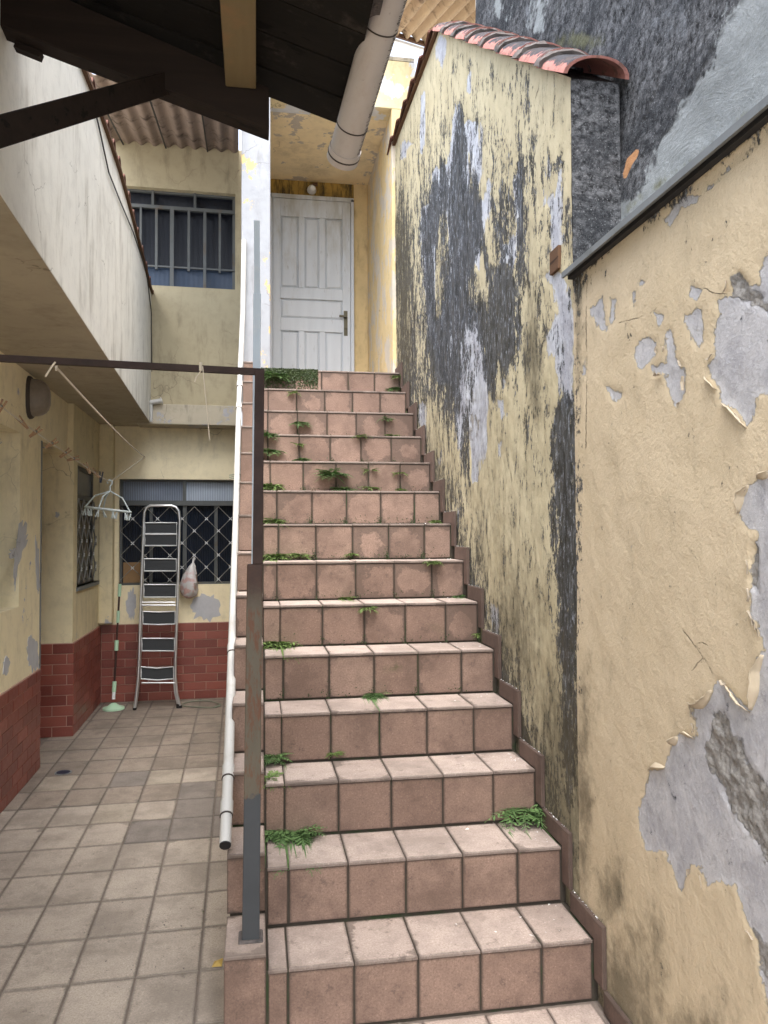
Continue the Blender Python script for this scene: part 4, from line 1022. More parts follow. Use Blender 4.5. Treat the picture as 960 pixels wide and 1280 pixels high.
# small window in the side wall, deep angle
xf = XBW-.05
mb = MB(); mb.box((xf-.03, wb[0], wz0), (xf, wb[0]+.03, wz1)); mb.box((xf-.03, wb[1]-.03, wz0), (xf, wb[1], wz1)); mb.box((xf-.03, wb[0], wz0), (xf-.001, wb[1], wz0+.03)); mb.box((xf-.03, wb[0], wz1-.03), (xf-.001, wb[1], wz1))
sw_ = mb.build('side_window', M['window_frame'], hs_)
zt2 = L(110, 622, x=XBW).z
mb = MB(); mb.box((xf-.02, wb[0]+.03, zt2-.02), (xf+.006, wb[1]-.03, zt2+.02)); mb.build('glazing_bar', M['window_frame'], sw_)
mb = MB(); mb.box((xf-.02, wb[0]+.03, wz0+.03), (xf-.015, wb[1]-.03, zt2)); mb.build('pane', M['glass_lower'], sw_)
mb = MB(); mb.box((xf-.02, wb[0]+.03, zt2), (xf-.015, wb[1]-.03, wz1-.03)); mb.build('pane', M['glass_mid'], sw_)
lattice(sw_, (wb[0]+wb[1])/2, (wz0+zt2)/2, .105, .115, wb[0]+.01, wb[1]-.01, wz0+.01, zt2-.02, XBW-.02, .006, 'x')
mb = MB(); mb.box((XI, wb[0], wz0), (XI+.02, wb[1], wz1)); mb.build('dark_room', M['interior'], hs_)
mb = MB(); mb.box((XBW-.05, wb[0]-.02, wz0-.03), (XBW+.012, wb[1]+.02, wz0-.0)); mb.build('window_sill', M['metal_grey'], hs_)

# wainscot of thin dark red tiles
def wainscot(p0, p1, z1, rot, rows=9, tl=.205, seed=0, slope=0):
    """tiles between ground points p0 -> p1 up to z1 (z1 at p0, z1+slope at p1)"""
    p0 = Vector((*p0, 0)); p1 = Vector((*p1, 0)); d = (p1-p0); Ln = d.length; d.normalize(); rh = z1/rows
    for r in range(rows):
        x = -(tl/2 if r % 2 else 0)
        while x < Ln-.004:
            a, b = max(x, 0), min(x+tl, Ln)
            if b-a > .012:
                wv = b-a-.004
                put_tile('wainscot_tile', tile_mesh(round(wv-.001, 3), rh-.0055, .009, M['brick'], .002), p0+d*(a+b)/2+Vector((0, 0, (r+.5)*rh)), rot, hs_, 0, 0, .003)
            x += tl
zbk = L(142, 781, y=YBK-.01).z; zBw = L(127.5, 781, x=XBW+.01).z; zAw = L(48, 838, x=XA+.01).z
mb = MB()
mb.box((XBW, YBK-.008, 0), (XE, YBK+.01, zbk+.003)); mb.box((XBW-.01, YD1-.008, 0), (XBW+.008, YBK, zBw+.003)); mb.box((XI+.03, YD1-.0085, 0), (XBW+.008, YD1+.01, zBw+.0025)); mb.box((XA-.01, 1.0, 0), (XA+.008, YD0, zAw+.003))
mb.build('tile_bedding', M['brick_grout'], hs_)
wainscot((XBW+.013, YBK-.013), (0.02, YBK-.013), zbk, (math.pi/2, 0, 0))
wainscot((XBW+.013, YD1-.010), (XBW+.013, YBK-.013), zBw, (math.pi/2, 0, math.pi/2))
wainscot((XI+.05, YD1-.013), (XBW+.011, YD1-.013), zBw, (math.pi/2, 0, 0))
wainscot((XA+.013, 3.6), (XA+.013, YD0), zAw, (math.pi/2, 0, math.pi/2), tl=.205)
# repaired peel spots on wall A: raised lips of old paint
def patch(poly, x, y, mat, parent, n=5, th=.003):
    P = [at(u, v, 'L', x=x, y=y) for u, v in poly]; c = sum(P, Vector())/len(P); out = []
    for i in range(len(P)):
        a, b = P[i], P[(i+1) % len(P)]
        for k in range(n):
            q = a.lerp(b, k/n); q = q+(c-q)*random.uniform(-.24, .20); out.append(q)
    mb = MB(); mb.prism(out, (th if x is not None else 0, -th if y is not None else 0, 0)); return mb.build('bare_plaster', mat, parent)
M['bare'] = plaster('bare_plaster', (.50, .51, .54), .3, streak=.2, dirt=(.3, .3, .3))
for poly in ([(22,662),(28,656),(33,660),(34,675),(28,690),(22,705),(19,730),(17,730),(17,700),(12,695),(12,688),(20,684)], [(33,800),(40,795),(46,800),(48,835),(40,838),(34,825)], [(4,828),(8,820),(12,826),(9,842),(3,846)], [(44,670),(48,690),(49,740),(46,735),(44,700)]):
    patch(poly, XA, None, M['bare'], hs_)
for poly in ([(160,740),(166,736),(170,750),(168,772),(161,774),(157,760)], [(246,745),(262,742),(272,750),(274,768),(262,776),(244,772),(240,760)], [(204,770),(210,764),(222,772),(214,778)]):
    patch(poly, None, YBK, M['bare'], hs_)

# balcony parapet: vertical slab between two ground lines, top edge as seen
def onB(u, v):
    d = AX[2]*FPX+AX[0]*(u-480)-AX[1]*(v-640); d = Vector(rotz(d, -TH))
    O = Vector((0, 0, EYE)); t_ = (B0-O).dot(nB)/d.dot(nB); return O+d*t_
top = [onB(*p) for p in ((194, 383), (186, 358), (178, 326), (168, 288), (158, 250), (147, 212), (135, 176), (119, 130), (102, 88), (92, 60))]
st0 = B0-dB*.75
dz = (top[-1]-top[-2]); dz = dz/Vector((dz.x, dz.y, 0)).length
near_top = st0.copy(); near_top.z = min(top[-1].z+.3, top[-1].z)
tp = top+[near_top]
mb = MB(); poly = [B1]+tp+[st0]
mb.prism([Vector(p) for p in poly], nB*.14); mb.build('balcony_parapet', M['parapet'], hs_)
mb = MB()
for a, b in zip(top[:-1], top[1:]):
    m_ = nB*.07; mb.bar(a+m_+Vector((0, 0, .012)), b+m_+Vector((0, 0, .012)), .18, .02)
mb.build('parapet_cap', M['brown_wood'], hs_)
cum = 0
for k in range(15):
    f = k/14*(len(top)-2); i = int(f); p = top[i].lerp(top[i+1], f-i); 
    d = (top[i+1]-top[i]).normalized()
    mb = MB(); qd = -nB; vs, fs = half_pipe((0, 0, 0), (0, .182, 0), .040, .050, .012, 8, flat=.8)
    R_ = Matrix.Translation(p+nB*.16+Vector((0, 0, .018))) @ (qd.to_track_quat('Y', 'Z')).to_matrix().to_4x4()
    mb.add([R_ @ Vector(v) for v in vs], fs); mb.build('cap_tile', M['small_tile'], hs_, smooth=True)
# corrugated roof over the upper floor
def corr_sheet(name, P, du, dv, nu, lam, amp, mat, parent, sub=8):
    """P corner, du across the corrugations, dv along them"""
    P = Vector(P); du = Vector(du); dv = Vector(dv); nn = du.cross(dv).normalized(); W_ = du.length; n = int(W_/lam*sub); vs = []
    for j in range(7):
        for i in range(n+1):
            s = i/n; vs.append(P+du*s+dv*(j/6)+nn*amp*math.sin(2*math.pi*s*W_/lam))
    m = len(vs); vs += [v+nn*.006 for v in vs]
    fs = [(j*(n+1)+i, j*(n+1)+i+1, (j+1)*(n+1)+i+1, (j+1)*(n+1)+i) for j in range(6) for i in range(n)]
    fs2 = [tuple(m+k for k in f[::-1]) for f in fs]
    ed = []
    for i in range(n): ed += [(i, m+i, m+i+1, i+1), (6*(n+1)+i+1, m+6*(n+1)+i+1, m+6*(n+1)+i, 6*(n+1)+i)]
    mb = MB(); mb.add(vs, fs+fs2+ed); return mb.build(name, mat, parent, smooth=True)
zt_ = L(302, 192, y=YUP).z+.02
corr_sheet('corrugated_roof', (-1.14, YUP+.15, zt_+.03), (1.13, 0, 0), (0, -1.75, -.36), 0, .118, .016, M['corr_grey'], hs_)
for k in range(3):
    mb = MB(); x = -1.03+.37*k; mb.bar((x, YUP+.1, zt_-.01+.0), (x+.0, YUP-1.5, zt_-.35), .012, .006); mb.build('roof_seam', M['rubber'], hs_)
q = L(133, 150, y=YUP+.1)
mb = MB(); mb.box((q.x-.03, YUP+.05, 4.4), (q.x+.03, YUP+.15, 6.1)); mb.build('corner_post', M['pale_blue'], hs_)

# bits on the house
ca = MB(); pts = [onB(*p)-nB*.008 for p in ((112, 118), (122, 160), (134, 215), (148, 250), (165, 290), (182, 340), (188, 390), (188.5, 450), (189, 500))]
ca.tube(pts, .0045, 6); single('wall_cable', ca, M['cable'], 'thin black cable running down the white balcony parapet to its corner', 'cable', pts[-1], 'L')
q = L(189, 503, y=YUP-.09); q2 = L(201, 501, y=YUP-.09); q3 = L(189, 527, y=YUP-.09)
sp = thing('drain_spout', 'short white drain spout with elbow sticking out at the balcony corner', 'pipe', q3, 'L')
mb = MB(); mb.tube([q, q3], .013, 10); mb.build('pipe', M['pvc_white'], sp, smooth=True)
mb = MB(); mb.tube([q+Vector((-.03, 0, 0)), q, q2], .022, 10); mb.tube([q2, q2+Vector((.012, 0, .004))], .028, 10); mb.build('elbow', M['pvc_white'], sp, smooth=True)
q = L(37, 497, x=XA)
wl = thing('wall_lamp', 'oval bulkhead lamp with dusty ribbed dome on the left wall', 'lamp', q, 'L')
def dome(c, ry, rz, dep, n=16, m=6):
    vs = []; fs = []
    for j in range(m+1):
        a = j/m*math.pi/2
        for i in range(n):
            b = 2*math.pi*i/n; e = lambda f: math.copysign(abs(f)**.75, f)
            vs.append((c[0]+math.sin(a)*dep, c[1]+e(math.cos(b))*ry*math.cos(a)**.6 if a < 1.57 else c[1], c[2]+e(math.sin(b))*rz*(math.cos(a)**.6 if a < 1.57 else 0)))
    for j in range(m):
        for i in range(n): fs.append((j*n+i, j*n+(i+1) % n, (j+1)*n+(i+1) % n, (j+1)*n+i))
    fs.append(tuple(m*n+i for i in range(n))); fs.append(tuple(range(n))[::-1])
    return vs, fs
mb = MB(); mb.add(*dome((q.x, q.y, q.z), .095, .135, .035)); mb.build('ring', M['lamp_ring'], wl, smooth=True)
mb = MB(); mb.add(*dome((q.x+.02, q.y, q.z), .082, .118, .10)); mb.build('dome', M['glass_dome'], wl, smooth=True)

# ------------------------------------------------------------------ roof overhead (dark timber)
YV = 2.50
v0 = at(337, 122, y=YV); v1 = at(425, 156, y=YV); sl = (v1.z-v0.z)/(v1.x-v0.x)
zroof = lambda x: v0.z+sl*(x-v0.x)
rf = thing('timber_roof', 'dark timber lean-to roof hanging over the top left of the yard', 'roof', (v1.x, YV, v1.z))
XE_ = v1.x+.02; XT = -1.15
k = 0; y = YV
while y > -.3:
    wd = random.uniform(.13, .17); yb = y-wd+.006; dzb = random.uniform(0, .006)
    mb = MB(); mb.prism([(XE_, y, zroof(XE_)+dzb), (XT, y, zroof(XT)+dzb), (XT, y, zroof(XT)+.022+dzb), (XE_, y, zroof(XE_)+.022+dzb)], (0, yb-y, 0))
    mb.build('roof_board', M['black_board'], rf); y -= wd
mb = MB(); mb.prism([(XE_+.03, YV+.03, zroof(XE_+.03)+.035), (XT, YV+.03, zroof(XT)+.035), (XT, YV+.03, zroof(XT)+.075), (XE_+.03, YV+.03, zroof(XE_+.03)+.075)], (0, -2.85, 0)); mb.build('roof_covering', M['mortar'], rf)
# main rafter under the verge
YR = 2.45
r0 = at(0, 48, y=YR); r1 = at(336, 177, y=YR); rt_ = at(336, 126, y=YR)
d = (r1-r0).normalized(); far_l = r0-d*.3
th = rt_.z-r1.z
mb = MB(); mb.prism([r1, far_l, far_l+Vector((0, 0, th+.05)), rt_+Vector((0, 0, .0))], (0, -.075, 0)); mb.build('rafter', M['black_wood'], rf, bevel=.004)
# yellow purlin
pz = zroof(0)-.075
pa = at(282, 108, y=YR-.08); pb = at(320, 108, y=YR-.08)
mb = MB(); mb.box((pa.x, -.3, pa.z), (pb.x, YR-.078, zroof(pa.x)-.001)); mb.build('purlin', M['yellow_wood'], rf, bevel=.004)
# strut
s0 = at(0, 164, y=1.85); s1 = at(200, 106, y=2.405); dd = (s0-s1); s0e = s0+dd*.5
mb = MB(); mb.bar(s0e, s1, .06, .062); mb.build('strut', M['black_wood'], rf, bevel=.003)
q = at(35, 65, y=2.41); mb = MB(); mb.bar(at(20, 58, y=2.44), at(52, 71, y=2.44), .03, .02); mb.build('batten_end', M['black_wood'], rf)
# thick grey eave pipe
g0 = at(485, 0, y=1.98); g1 = at(430, 192, y=2.42); gd = (g1-g0)
gp = thing('eave_pipe', 'thick grey plastic pipe hanging under the dark roof edge at the top', 'pipe', g1)
rp = .0485; mb = MB(); gs = g0-gd*3.2
def hollow(mb, a, b, r, th, n=28):
    a = Vector(a); b = Vector(b); d = (b-a).normalized(); p = d.cross(Vector((0, 0, 1))).normalized(); q = d.cross(p); vs = []
    for c in (a, b):
        for rr in (r, r-th):
            for k in range(n): an = 2*math.pi*k/n; vs.append(c+p*math.cos(an)*rr+q*math.sin(an)*rr)
    fs = []
    for k in range(n):
        k2 = (k+1) % n; fs += [(k, k2, 2*n+k2, 2*n+k), (n+k2, n+k, 3*n+k, 3*n+k2), (k, n+k, n+k2, k2), (2*n+k, 2*n+k2, 3*n+k2, 3*n+k)]
    mb.add(vs, fs)
hollow(mb, gs, g1, rp, .004); mb.build('pipe', M['pvc_grey'], gp, smooth=True)
mb = MB(); hollow(mb, g1-gd*.045, g1+gd*.045, rp+.0035, .005); mb.build('end_collar', M['pvc_grey'], gp, smooth=True)
for f in (.78, .14):
    c = g0.lerp(g1, f); mb = MB(); hollow(mb, c-gd*.004, c+gd*.004, rp+.0016, .002); mb.build('joint_ring', M['lamp_ring'], gp, smooth=True)
c = g1-gd*.0; mb = MB(); hollow(mb, c-gd*.008, c+gd*.002, rp+.0048, .002); mb.build('joint_ring', M['lamp_ring'], gp, smooth=True)
# worn printed marks down the pipe
gdn = gd.normalized(); side = gdn.cross(Vector((0, 0, 1))).normalized(); upv = side.cross(gdn)
mb = MB(); s = .02
tot = gd.length*1.25
while s < tot:
    an = math.radians(random.uniform(-24, -14)); hw = random.uniform(.12, .2); ln = random.uniform(.0012, .003)
    base = g0-gd*.3+gdn*s
    vs = []
    for f in (an-hw, an, an+hw):
        rad = (side*math.cos(f-.45)-upv*math.sin(f+1.2-.45+.0)*1.0)
        rad = side*math.cos(f-.35)-upv*math.sin(.35-f); rad.normalize()
        vs += [base+rad*(rp+.0006), base+gdn*ln+rad*(rp+.0006)]
    mb.add(vs, [(0, 1, 3, 2), (2, 3, 5, 4)]); s += random.choice([.0045, .006, .006, .011])
mb.build('printed_marks', M['print'], gp, fix=False)

# far corrugated roof beyond the stair wall
cr = thing('far_roof', 'tan corrugated sheet roof seen from below beyond the stair wall', 'roof', (1.6, 7.3, 5.8))
qa = at(487, 38.5, y=7.2); qb = at(560, 62, y=7.75)
ed = (qb-qa); dvv = Vector((0.05, -1, -.35))
corr_sheet('corrugated_sheet', qa-ed*.6+Vector((0, 0, 0)), ed*2.9, dvv*2.6, 0, .155, .028, M['corr_tan'], cr)
mb = MB(); mb.bar(qa-ed*.6-Vector((0, 0, .02)), qa+ed*2.3-Vector((0, 0, .02)), .03, .04); mb.build('edge_batten', M['brown_wood'], cr)
mb = MB(); mb.bar(qa-ed*.6-Vector((0, -.03, .06)), qa+ed*2.3-Vector((0, -.03, .06)), .03, .025); mb.build('edge_trim', M['white_plastic'], cr)

# ------------------------------------------------------------------ railing post with its bar
pz0 = H_+CH+.001; YPo = 2.47
pt = at(324.5, 462, y=YPo)
ps = thing('railing_post', 'rusty square steel post with a long thin top bar, standing on the lowest curb block', 'post', (-.0, YPo, pz0))
zs_ = at(325, 705, y=YPo).z
b0 = at(313.5, 1140, y=YPo); b1 = at(318.5, 705, y=YPo)
def sq(mb, a, b, w0, w1):
    a = Vector(a); b = Vector(b)
    vs = [a+Vector((sx*w0/2, sy*w0/2, 0)) for sx, sy in ((-1, -1), (1, -1), (1, 1), (-1, 1))]+[b+Vector((sx*w1/2, sy*w1/2, 0)) for sx, sy in ((-1, -1), (1, -1), (1, 1), (-1, 1))]
    mb.add(vs, [(3, 2, 1, 0), (4, 5, 6, 7)]+[(k, (k+1) % 4, 4+(k+1) % 4, 4+k) for k in range(4)])
mb = MB(); sq(mb, (b0.x, YPo, pz0-.001), (b0.x, YPo, pz0+.006), .078, .070); mb.build('base_mortar', M['mortar'], ps, bevel=.003)
mb = MB(); sq(mb, (b0.x, YPo, pz0), (b1.x, YPo, zs_), .054, .048); mb.build('lower_sleeve', M['post'], ps, bevel=.003)
u1 = at(324.5, 464, y=YPo); u0 = at(322, 705, y=YPo)
mb = MB(); sq(mb, (u0.x, YPo, zs_), (u1.x, YPo, u1.z), .032, .030); mb.build('upper_tube', M['rust_bar'], ps, bevel=.002)
wl_ = at(-10, 447, y=YPo); be = Vector((-1.33, YPo, 0)); be.z = u1.z+(wl_.z-u1.z)/(wl_.x-u1.x)*(be.x-u1.x)
mb = MB(); mb.bar(u1+Vector((.015, 0, -.003)), be+Vector((0, 0, 0)), .020, .020, up=(0, 0, 1)); mb.build('top_bar', M['rust_bar'], ps)
# pale blue upright behind the post
yq = 2.66; c0_ = at(316.5, 1060, y=yq); c1_ = at(321, 277, y=yq); c2_ = at(321.5, 368, y=yq)
pb_ = thing('pale_blue_upright', 'pale blue painted steel upright close behind the rusty post', 'post', (c0_.x, yq, 2*H_+CH+.001))
mb = MB(); sq(mb, (c0_.x, yq, 2*H_+CH+.001), (c2_.x, yq, c2_.z), .026, .026); mb.build('lower_part', M['pale_blue'], pb_, bevel=.002)
mb = MB(); sq(mb, (c2_.x, yq, c2_.z), (c1_.x, yq, c1_.z), .020, .020); mb.build('upper_part', M['pale_blue'], pb_)

# white drain pipe down the side of the stairs
xp = -.118
pz_ = lambda u, v, x=xp: at(u, v, y=2.9)
def onX(v, y): return Vector((0, y, EYE+(669.5-v)/965*y))
pts = []
for (u, v, y) in ((281.5, 1056, 2.62), (283.5, 1008, 2.76), (285.5, 960, 2.92), (289, 850, 3.4), (292, 750, 3.95), (295, 650, 4.55), (297.5, 550, 5.2), (300, 470, 5.75), (303.5, 390, 5.88), (305, 300, 5.89)):
    q = at(u, v, y=y); pts.append(q)
dp = thing('drain_pipe', 'slanting white drain pipe strapped along the left side of the stairs', 'pipe', pts[0])
mb = MB(); mb.tube(pts[:1]+[pts[0].lerp(pts[1], .3)]+pts[1:], .0195, 14, caps=False); mb.build('pipe', M['pvc_white'], dp, smooth=True)
mb = MB(); mb.tube([pts[0]+(pts[1]-pts[0])*.12, pts[0]-(pts[1]-pts[0])*.03], .0188, 14); mb.build('dark_mouth', M['rubber'], dp, smooth=True)
for f, i in ((.95, 0), (.9, 1), (.5, 6), (.85, 6), (.35, 3)):
    a = pts[i].lerp(pts[i+1], f); d = (pts[i+1]-pts[i]).normalized(); mb = MB(); mb.tube([a-d*.03, a+d*.03], .0222, 14); mb.build('coupling', M['pvc_white'], dp, smooth=True)
    mb = MB(); mb.tube([a-d*.035, a-d*.030], .0228, 14); mb.build('joint_ring', M['lamp_ring'], dp)
a = at(297, 597, y=4.9)
mb = MB(); p0 = Vector(a); 
for k in range(3):
    mb.tube([p0+Vector((-.05, .0, -.01+.012*k)), p0+Vector((.0, -.025, .0+.01*k)), p0+Vector((.06, .0, .015)), p0+Vector((.10, .02, .03+.008*k))], .003, 5)
single('wire_tie', mb, M['hose'], 'frayed green wire tied round the white drain pipe halfway up', 'wire', p0)

# ------------------------------------------------------------------ clotheslines, pins, hanger
M_ = M['rope']
hook = L(181, 571, y=YBK-.01)
t0 = L(70, 457, y=2.47); t0w = Vector(rotz(at(70, 459, y=YPo), -TH))
def sag(a, b, s, n=14): return [a.lerp(b, k/n)-Vector((0, 0, s*4*(k/n)*(1-k/n))) for k in range(n+1)]
mb = MB(); mb.tube(sag(t0w, hook, .02), .0036, 6); mb.tube([t0w+Vector((-.03, 0, -.03)), t0w+Vector((-.012, -.01, -.004)), t0w+Vector((0, -.013, .012)), t0w+Vector((0, .013, .012)), t0w+Vector((.0, .0, -.01))], .003, 6)
single('clothesline', mb, M_, 'taut clothesline from the rusty bar down to the wall above the yard window', 'rope', hook, 'L')
hy = 6.3; hk = L(137, 603, y=hy); wA = L(-60, 462, x=XA+.002)
mb = MB(); ln2 = sag(wA, hk, .015); mb.tube(ln2, .0045, 6); mb.tube(sag(hk, hook, .0, 4), .0038, 5)
single('clothesline', mb, M_, 'sagging clothesline along the left wall carrying wooden clothespins', 'rope', wA, 'L')
q = Vector(rotz(at(253.5, 459, y=YPo), -TH)); e = Vector(rotz(at(262, 550, y=YPo), -TH))
mb = MB(); mb.tube([q+Vector((0, -.013, 0)), q+Vector((.002, -.012, -.02)), q.lerp(e, .5), e], .0016, 5); mb.tube([q+Vector((-.006, -.014, .012)), q+Vector((-.006, -.014, -.014))], .005, 6); mb.tube([q+Vector((-.004, -.012, -.012)), q+Vector((-.02, -.01, -.035)), q+Vector((-.024, -.01, -.05))], .0022, 5)
single('loose_string', mb, M_, 'loose end of thin string hanging from the rusty bar near the post', 'string', q, 'L')
pinpos = [(2, 508, 25), (28, 532, -40), (45, 546, 50), (65, 562, 55), (82, 573, 50), (92, 575, 75), (109, 586, -25), (119, 591, -40), (126, 597, 5)]
def pin(p, ang, mat, label):
    root = thing('clothespin', label, 'clothespin', p, 'L', 'clothespins on the left clothesline')
    R_ = Matrix.Rotation(math.radians(ang), 4, 'Y')
    for s in (-1, 1):
        mb = MB(); vs = [(s*.003-.004, -.005, -.045), (s*.003+.004, -.005, -.045), (s*.011+.004, -.005, .04), (s*.011-.004, -.005, .04)]
        mb.prism([p+R_@Vector(v) for v in vs], (0, .010, 0)); mb.build('prong', mat, root)
    mb = MB(); mb.tube([p+R_@Vector((-.008, 0, .004)), p+R_@Vector((.008, 0, .004))], .0075, 6); mb.build('spring', M['metal_grey'], root)
names = ['leftmost on the line, near the oval lamp', 'second from the left, at the niche corner', 'third from the left, before the bare pier', 'fourth from the left, at the doorway head', 'fifth from the left, over the doorway corner', 'sixth from the left, pale and nearly flat', 'tilted left, over the side window', 'tilted left, beside its twin near the hanger']
for k, (u, v, a) in enumerate(pinpos):
    pr_ = ln2; best = min((abs(px(np.array(rotz(ln2[i].lerp(ln2[i+1], f), TH)))[0]-u), i, f) for i in range(len(ln2)-1) for f in np.linspace(0, 1, 12))
    p = ln2[best[1]].lerp(ln2[best[1]+1], float(best[2]))
    dark = k == 8
    pin(p, a, M['pin_dark'] if dark else M['pin'], 'dark blue clothespin nearest the hanging rack' if dark else 'wooden clothespin '+names[k])
hg = thing('drying_hanger', 'pale plastic sock hanger with dangling pegs at the end of the clothesline', 'hanger', hk, 'L')
mm = hy/960.
rc = L(135, 637, y=hy); rw = 26*mm
mb = MB(); mb.tube([hk+Vector((-.012, 0, -.012)), hk+Vector((-.018, 0, .008)), hk+Vector((0, 0, .022)), hk+Vector((.02, 0, .008)), hk+Vector((.018, 0, -.012)), hk+Vector((.004, 0, -.03)), hk+Vector((.004, 0, -.07))], .006, 8); mb.build('hook', M['rack_plastic'], hg, smooth=True)
ap = hk+Vector((.004, 0, -.068)); ring = []
for k in range(20):
    a = 2*math.pi*k/20; ring.append(Vector((rc.x+math.cos(a)*rw, rc.y+math.sin(a)*rw*.62, rc.z-math.cos(a)*.02)))
mb = MB(); mb.tube(ring+ring[:2], .0085, 8, caps=False); mb.build('rim', M['rack_plastic'], hg, smooth=True)
for k in (1, 6, 10, 14): 
    e = ring[k]; mid = ap.lerp(e, .45)+Vector(((e.x-ap.x)*.16, (e.y-ap.y)*.16, .02)); mb = MB(); mb.tube([ap, mid, e], .006, 6); mb.build('arm', M['rack_plastic'], hg, smooth=True)
mb = MB(); mb.tube([ring[0], ring[10]], .005, 6); mb.tube([ring[5], ring[15]], .005, 6); mb.build('cross_brace', M['rack_plastic'], hg)
for k in range(0, 20, 2):
    p = ring[k]; a = random.uniform(-.5, .5); mb = MB()
    for s in (-1, 1): mb.bar(p+Vector((0, 0, -.012)), p+Vector((math.sin(a)*.045+s*.009, random.uniform(-.01, .01), -.065)), .009, .007)
    mb.build('peg', M['rack_plastic'], hg)

# ------------------------------------------------------------------ step ladder
YLd = 7.10
la = thing('step_ladder', 'tall folded aluminium step ladder with dark ribbed steps against the back wall', 'ladder', L(197, 886, z=0), 'L')
Pl = lambda u, v, dy=0: L(u, v, y=YLd+dy)
def leaned(u, v, dy=0):   # leans on the wall: feet out, head in
    y = YLd-.14+.10*(886-v)/255+dy; return L(u, v, y=y)
railL = [(168.3, 886), (170.5, 868), (173, 845), (174, 820), (176, 750), (178.3, 690), (179.8, 650), (180.5, 640), (183, 634.5), (188, 632)]
railR = [(214, 632), (220, 634), (223.5, 639), (224.6, 650), (223.5, 690), (222, 750), (219.5, 820), (219, 845), (221, 866), (225, 883)]
mb = MB(); mb.tube([leaned(*p) for p in railL+railR], .0125, 10); mb.build('front_frame', M['aluminium'], la, smooth=True)
for pl in ([(169.5, 884), (172, 866), (174.5, 845), (176.5, 790), (179, 700)], [(223, 700), (220, 790), (218, 835), (217.5, 850), (219, 866), (222.6, 882)]):
    mb = MB(); mb.tube([leaned(u, v, .05) for u, v in pl], .0105, 8); mb.build('rear_leg', M['aluminium'], la, smooth=True)
for (u, v) in ((168.2, 887.5), (225.4, 884.5), (222.6, 883)):
    p = leaned(u, v); mb = MB(); mb.tube([p+Vector((0, 0, .02)), Vector((p.x, p.y, .001))], .016, 8); mb.build('foot', M['rubber'], la)
for v in (753, 756.5, 853.5): mb = MB(); mb.tube([leaned(177, v), leaned(219, v)], .008, 8); mb.build('cross_tube', M['aluminium'], la, smooth=True)
for (x0, x1, y0, y1, bend) in ((181, 221, 653.5, 667.2, 0), (181, 221, 668, 682, 0), (180.3, 220.3, 698.6, 713.8, 0), (179.8, 219.8, 730.8, 746.5, .0), (178.6, 218.8, 764.3, 780, .006), (177.3, 218, 798, 813.6, 0), (176.4, 216.8, 833.5, 848.5, .012)):
    c = [leaned(x0, y0, -.015), leaned(x1, y0, -.015), leaned(x1, y1, -.015), leaned(x0, y1, -.015)]
    md_t = (c[0]+c[1])/2-Vector((0, 0, bend)); md_b = (c[2]+c[3])/2-Vector((0, 0, bend))
    loop = [c[0], md_t, c[1], c[2], md_b, c[3]]
    mb = MB()
    pn = mb
    mb.prism([p+Vector((0, .004, 0)) for p in loop], (0, .012, 0)); s_ = mb.build('step', M['pad'], la)
    mb = MB(); mb.tube([c[0]*.5+c[3]*.5, c[0], md_t, c[1], c[2], md_b, c[3], c[0]*.5+c[3]*.5], .0062, 6, caps=False); mb.build('step_rim', M['step_frame'], s_, smooth=True)

# mop
mp = thing('floor_mop', 'mint green and brown mop standing upright in the corner by the ladder', 'mop', L(141, 882, z=0), 'L')
mtop = L(150, 728, y=7.12); mbt = L(142, 872, y=7.02)
mk = lambda f: mbt.lerp(mtop, f)
fz = lambda v: (872-v)/(872-728)
mb = MB(); mb.tube([mk(0), mk(1)], .009, 10); mb.build('pole', M['brown_pole'], mp, smooth=True)
for a, b, r in ((746, 730, .0145), (779, 764, .0135), (814, 801, .018), (865, 852, .018)):
    mb = MB(); mb.tube([mk(fz(a)), mk(fz(b))], r, 12); mb.build('sleeve', M['mint'], mp, smooth=True)
mb = MB(); mb.tube([mk(fz(874)), mk(fz(865))], .015, 10); mb.build('joint', M['white_plastic'], mp, smooth=True)
q = L(141, 882, z=.0); q = Vector((mbt.x, mbt.y, 0))
mb = MB(); mb.tube([q+Vector((0, 0, .002)), q+Vector((0, 0, .018)), q+Vector((0, 0, .028)), q+Vector((0, 0, .055))], [.092, .090, .055, .018], 24); mb.build('disc', M['mint'], mp, smooth=True)

# plastic bag on the grille
tb = L(243, 696, y=YBK-.01)
bg_ = MB(); prf_ = [(0, .004), (.02, .012), (.05, .007), (.09, .03), (.16, .055), (.24, .078), (.31, .082), (.36, .06), (.385, .02)]
vs = []; n = 18
for d_, r in prf_:
    for k in range(n):
        a = 2*math.pi*k/n; rr = r*(1+.16*math.sin(3*a+d_*20)+.1*math.sin(7*a+d_*31)); vs.append((tb.x-.03*min(d_/.15, 1)*.9+math.cos(a)*rr-.02*(d_/.38), tb.y-.055*min(d_/.2, 1)+math.sin(a)*rr*.6, tb.z-d_*.98))
fs = [(j*n+k, j*n+(k+1) % n, (j+1)*n+(k+1) % n, (j+1)*n+k) for j in range(len(prf_)-1) for k in range(n)]+[tuple((len(prf_)-1)*n+k for k in range(n))]
bg_.add(vs, fs); single('plastic_bag', bg_, M['bag'], 'crumpled translucent plastic bag tied to the window grille beside the ladder', 'bag', tb, 'L', smooth=True)
# hose loop
pts = []
for k in range(26):
    a = k/25*math.pi*2.25; pts.append(L(251+25*math.cos(a)*(1-.04*k/25), 880.5+4*math.sin(a)+.8*math.sin(2.3*a), z=.007+.002*(k % 2)))
mb = MB(); mb.tube(pts, .0055, 6); single('hose', mb, M['hose'], 'thin grey-green hose coiled flat on the floor beside the ladder', 'hose', L(251, 880, z=0), 'L', smooth=True)
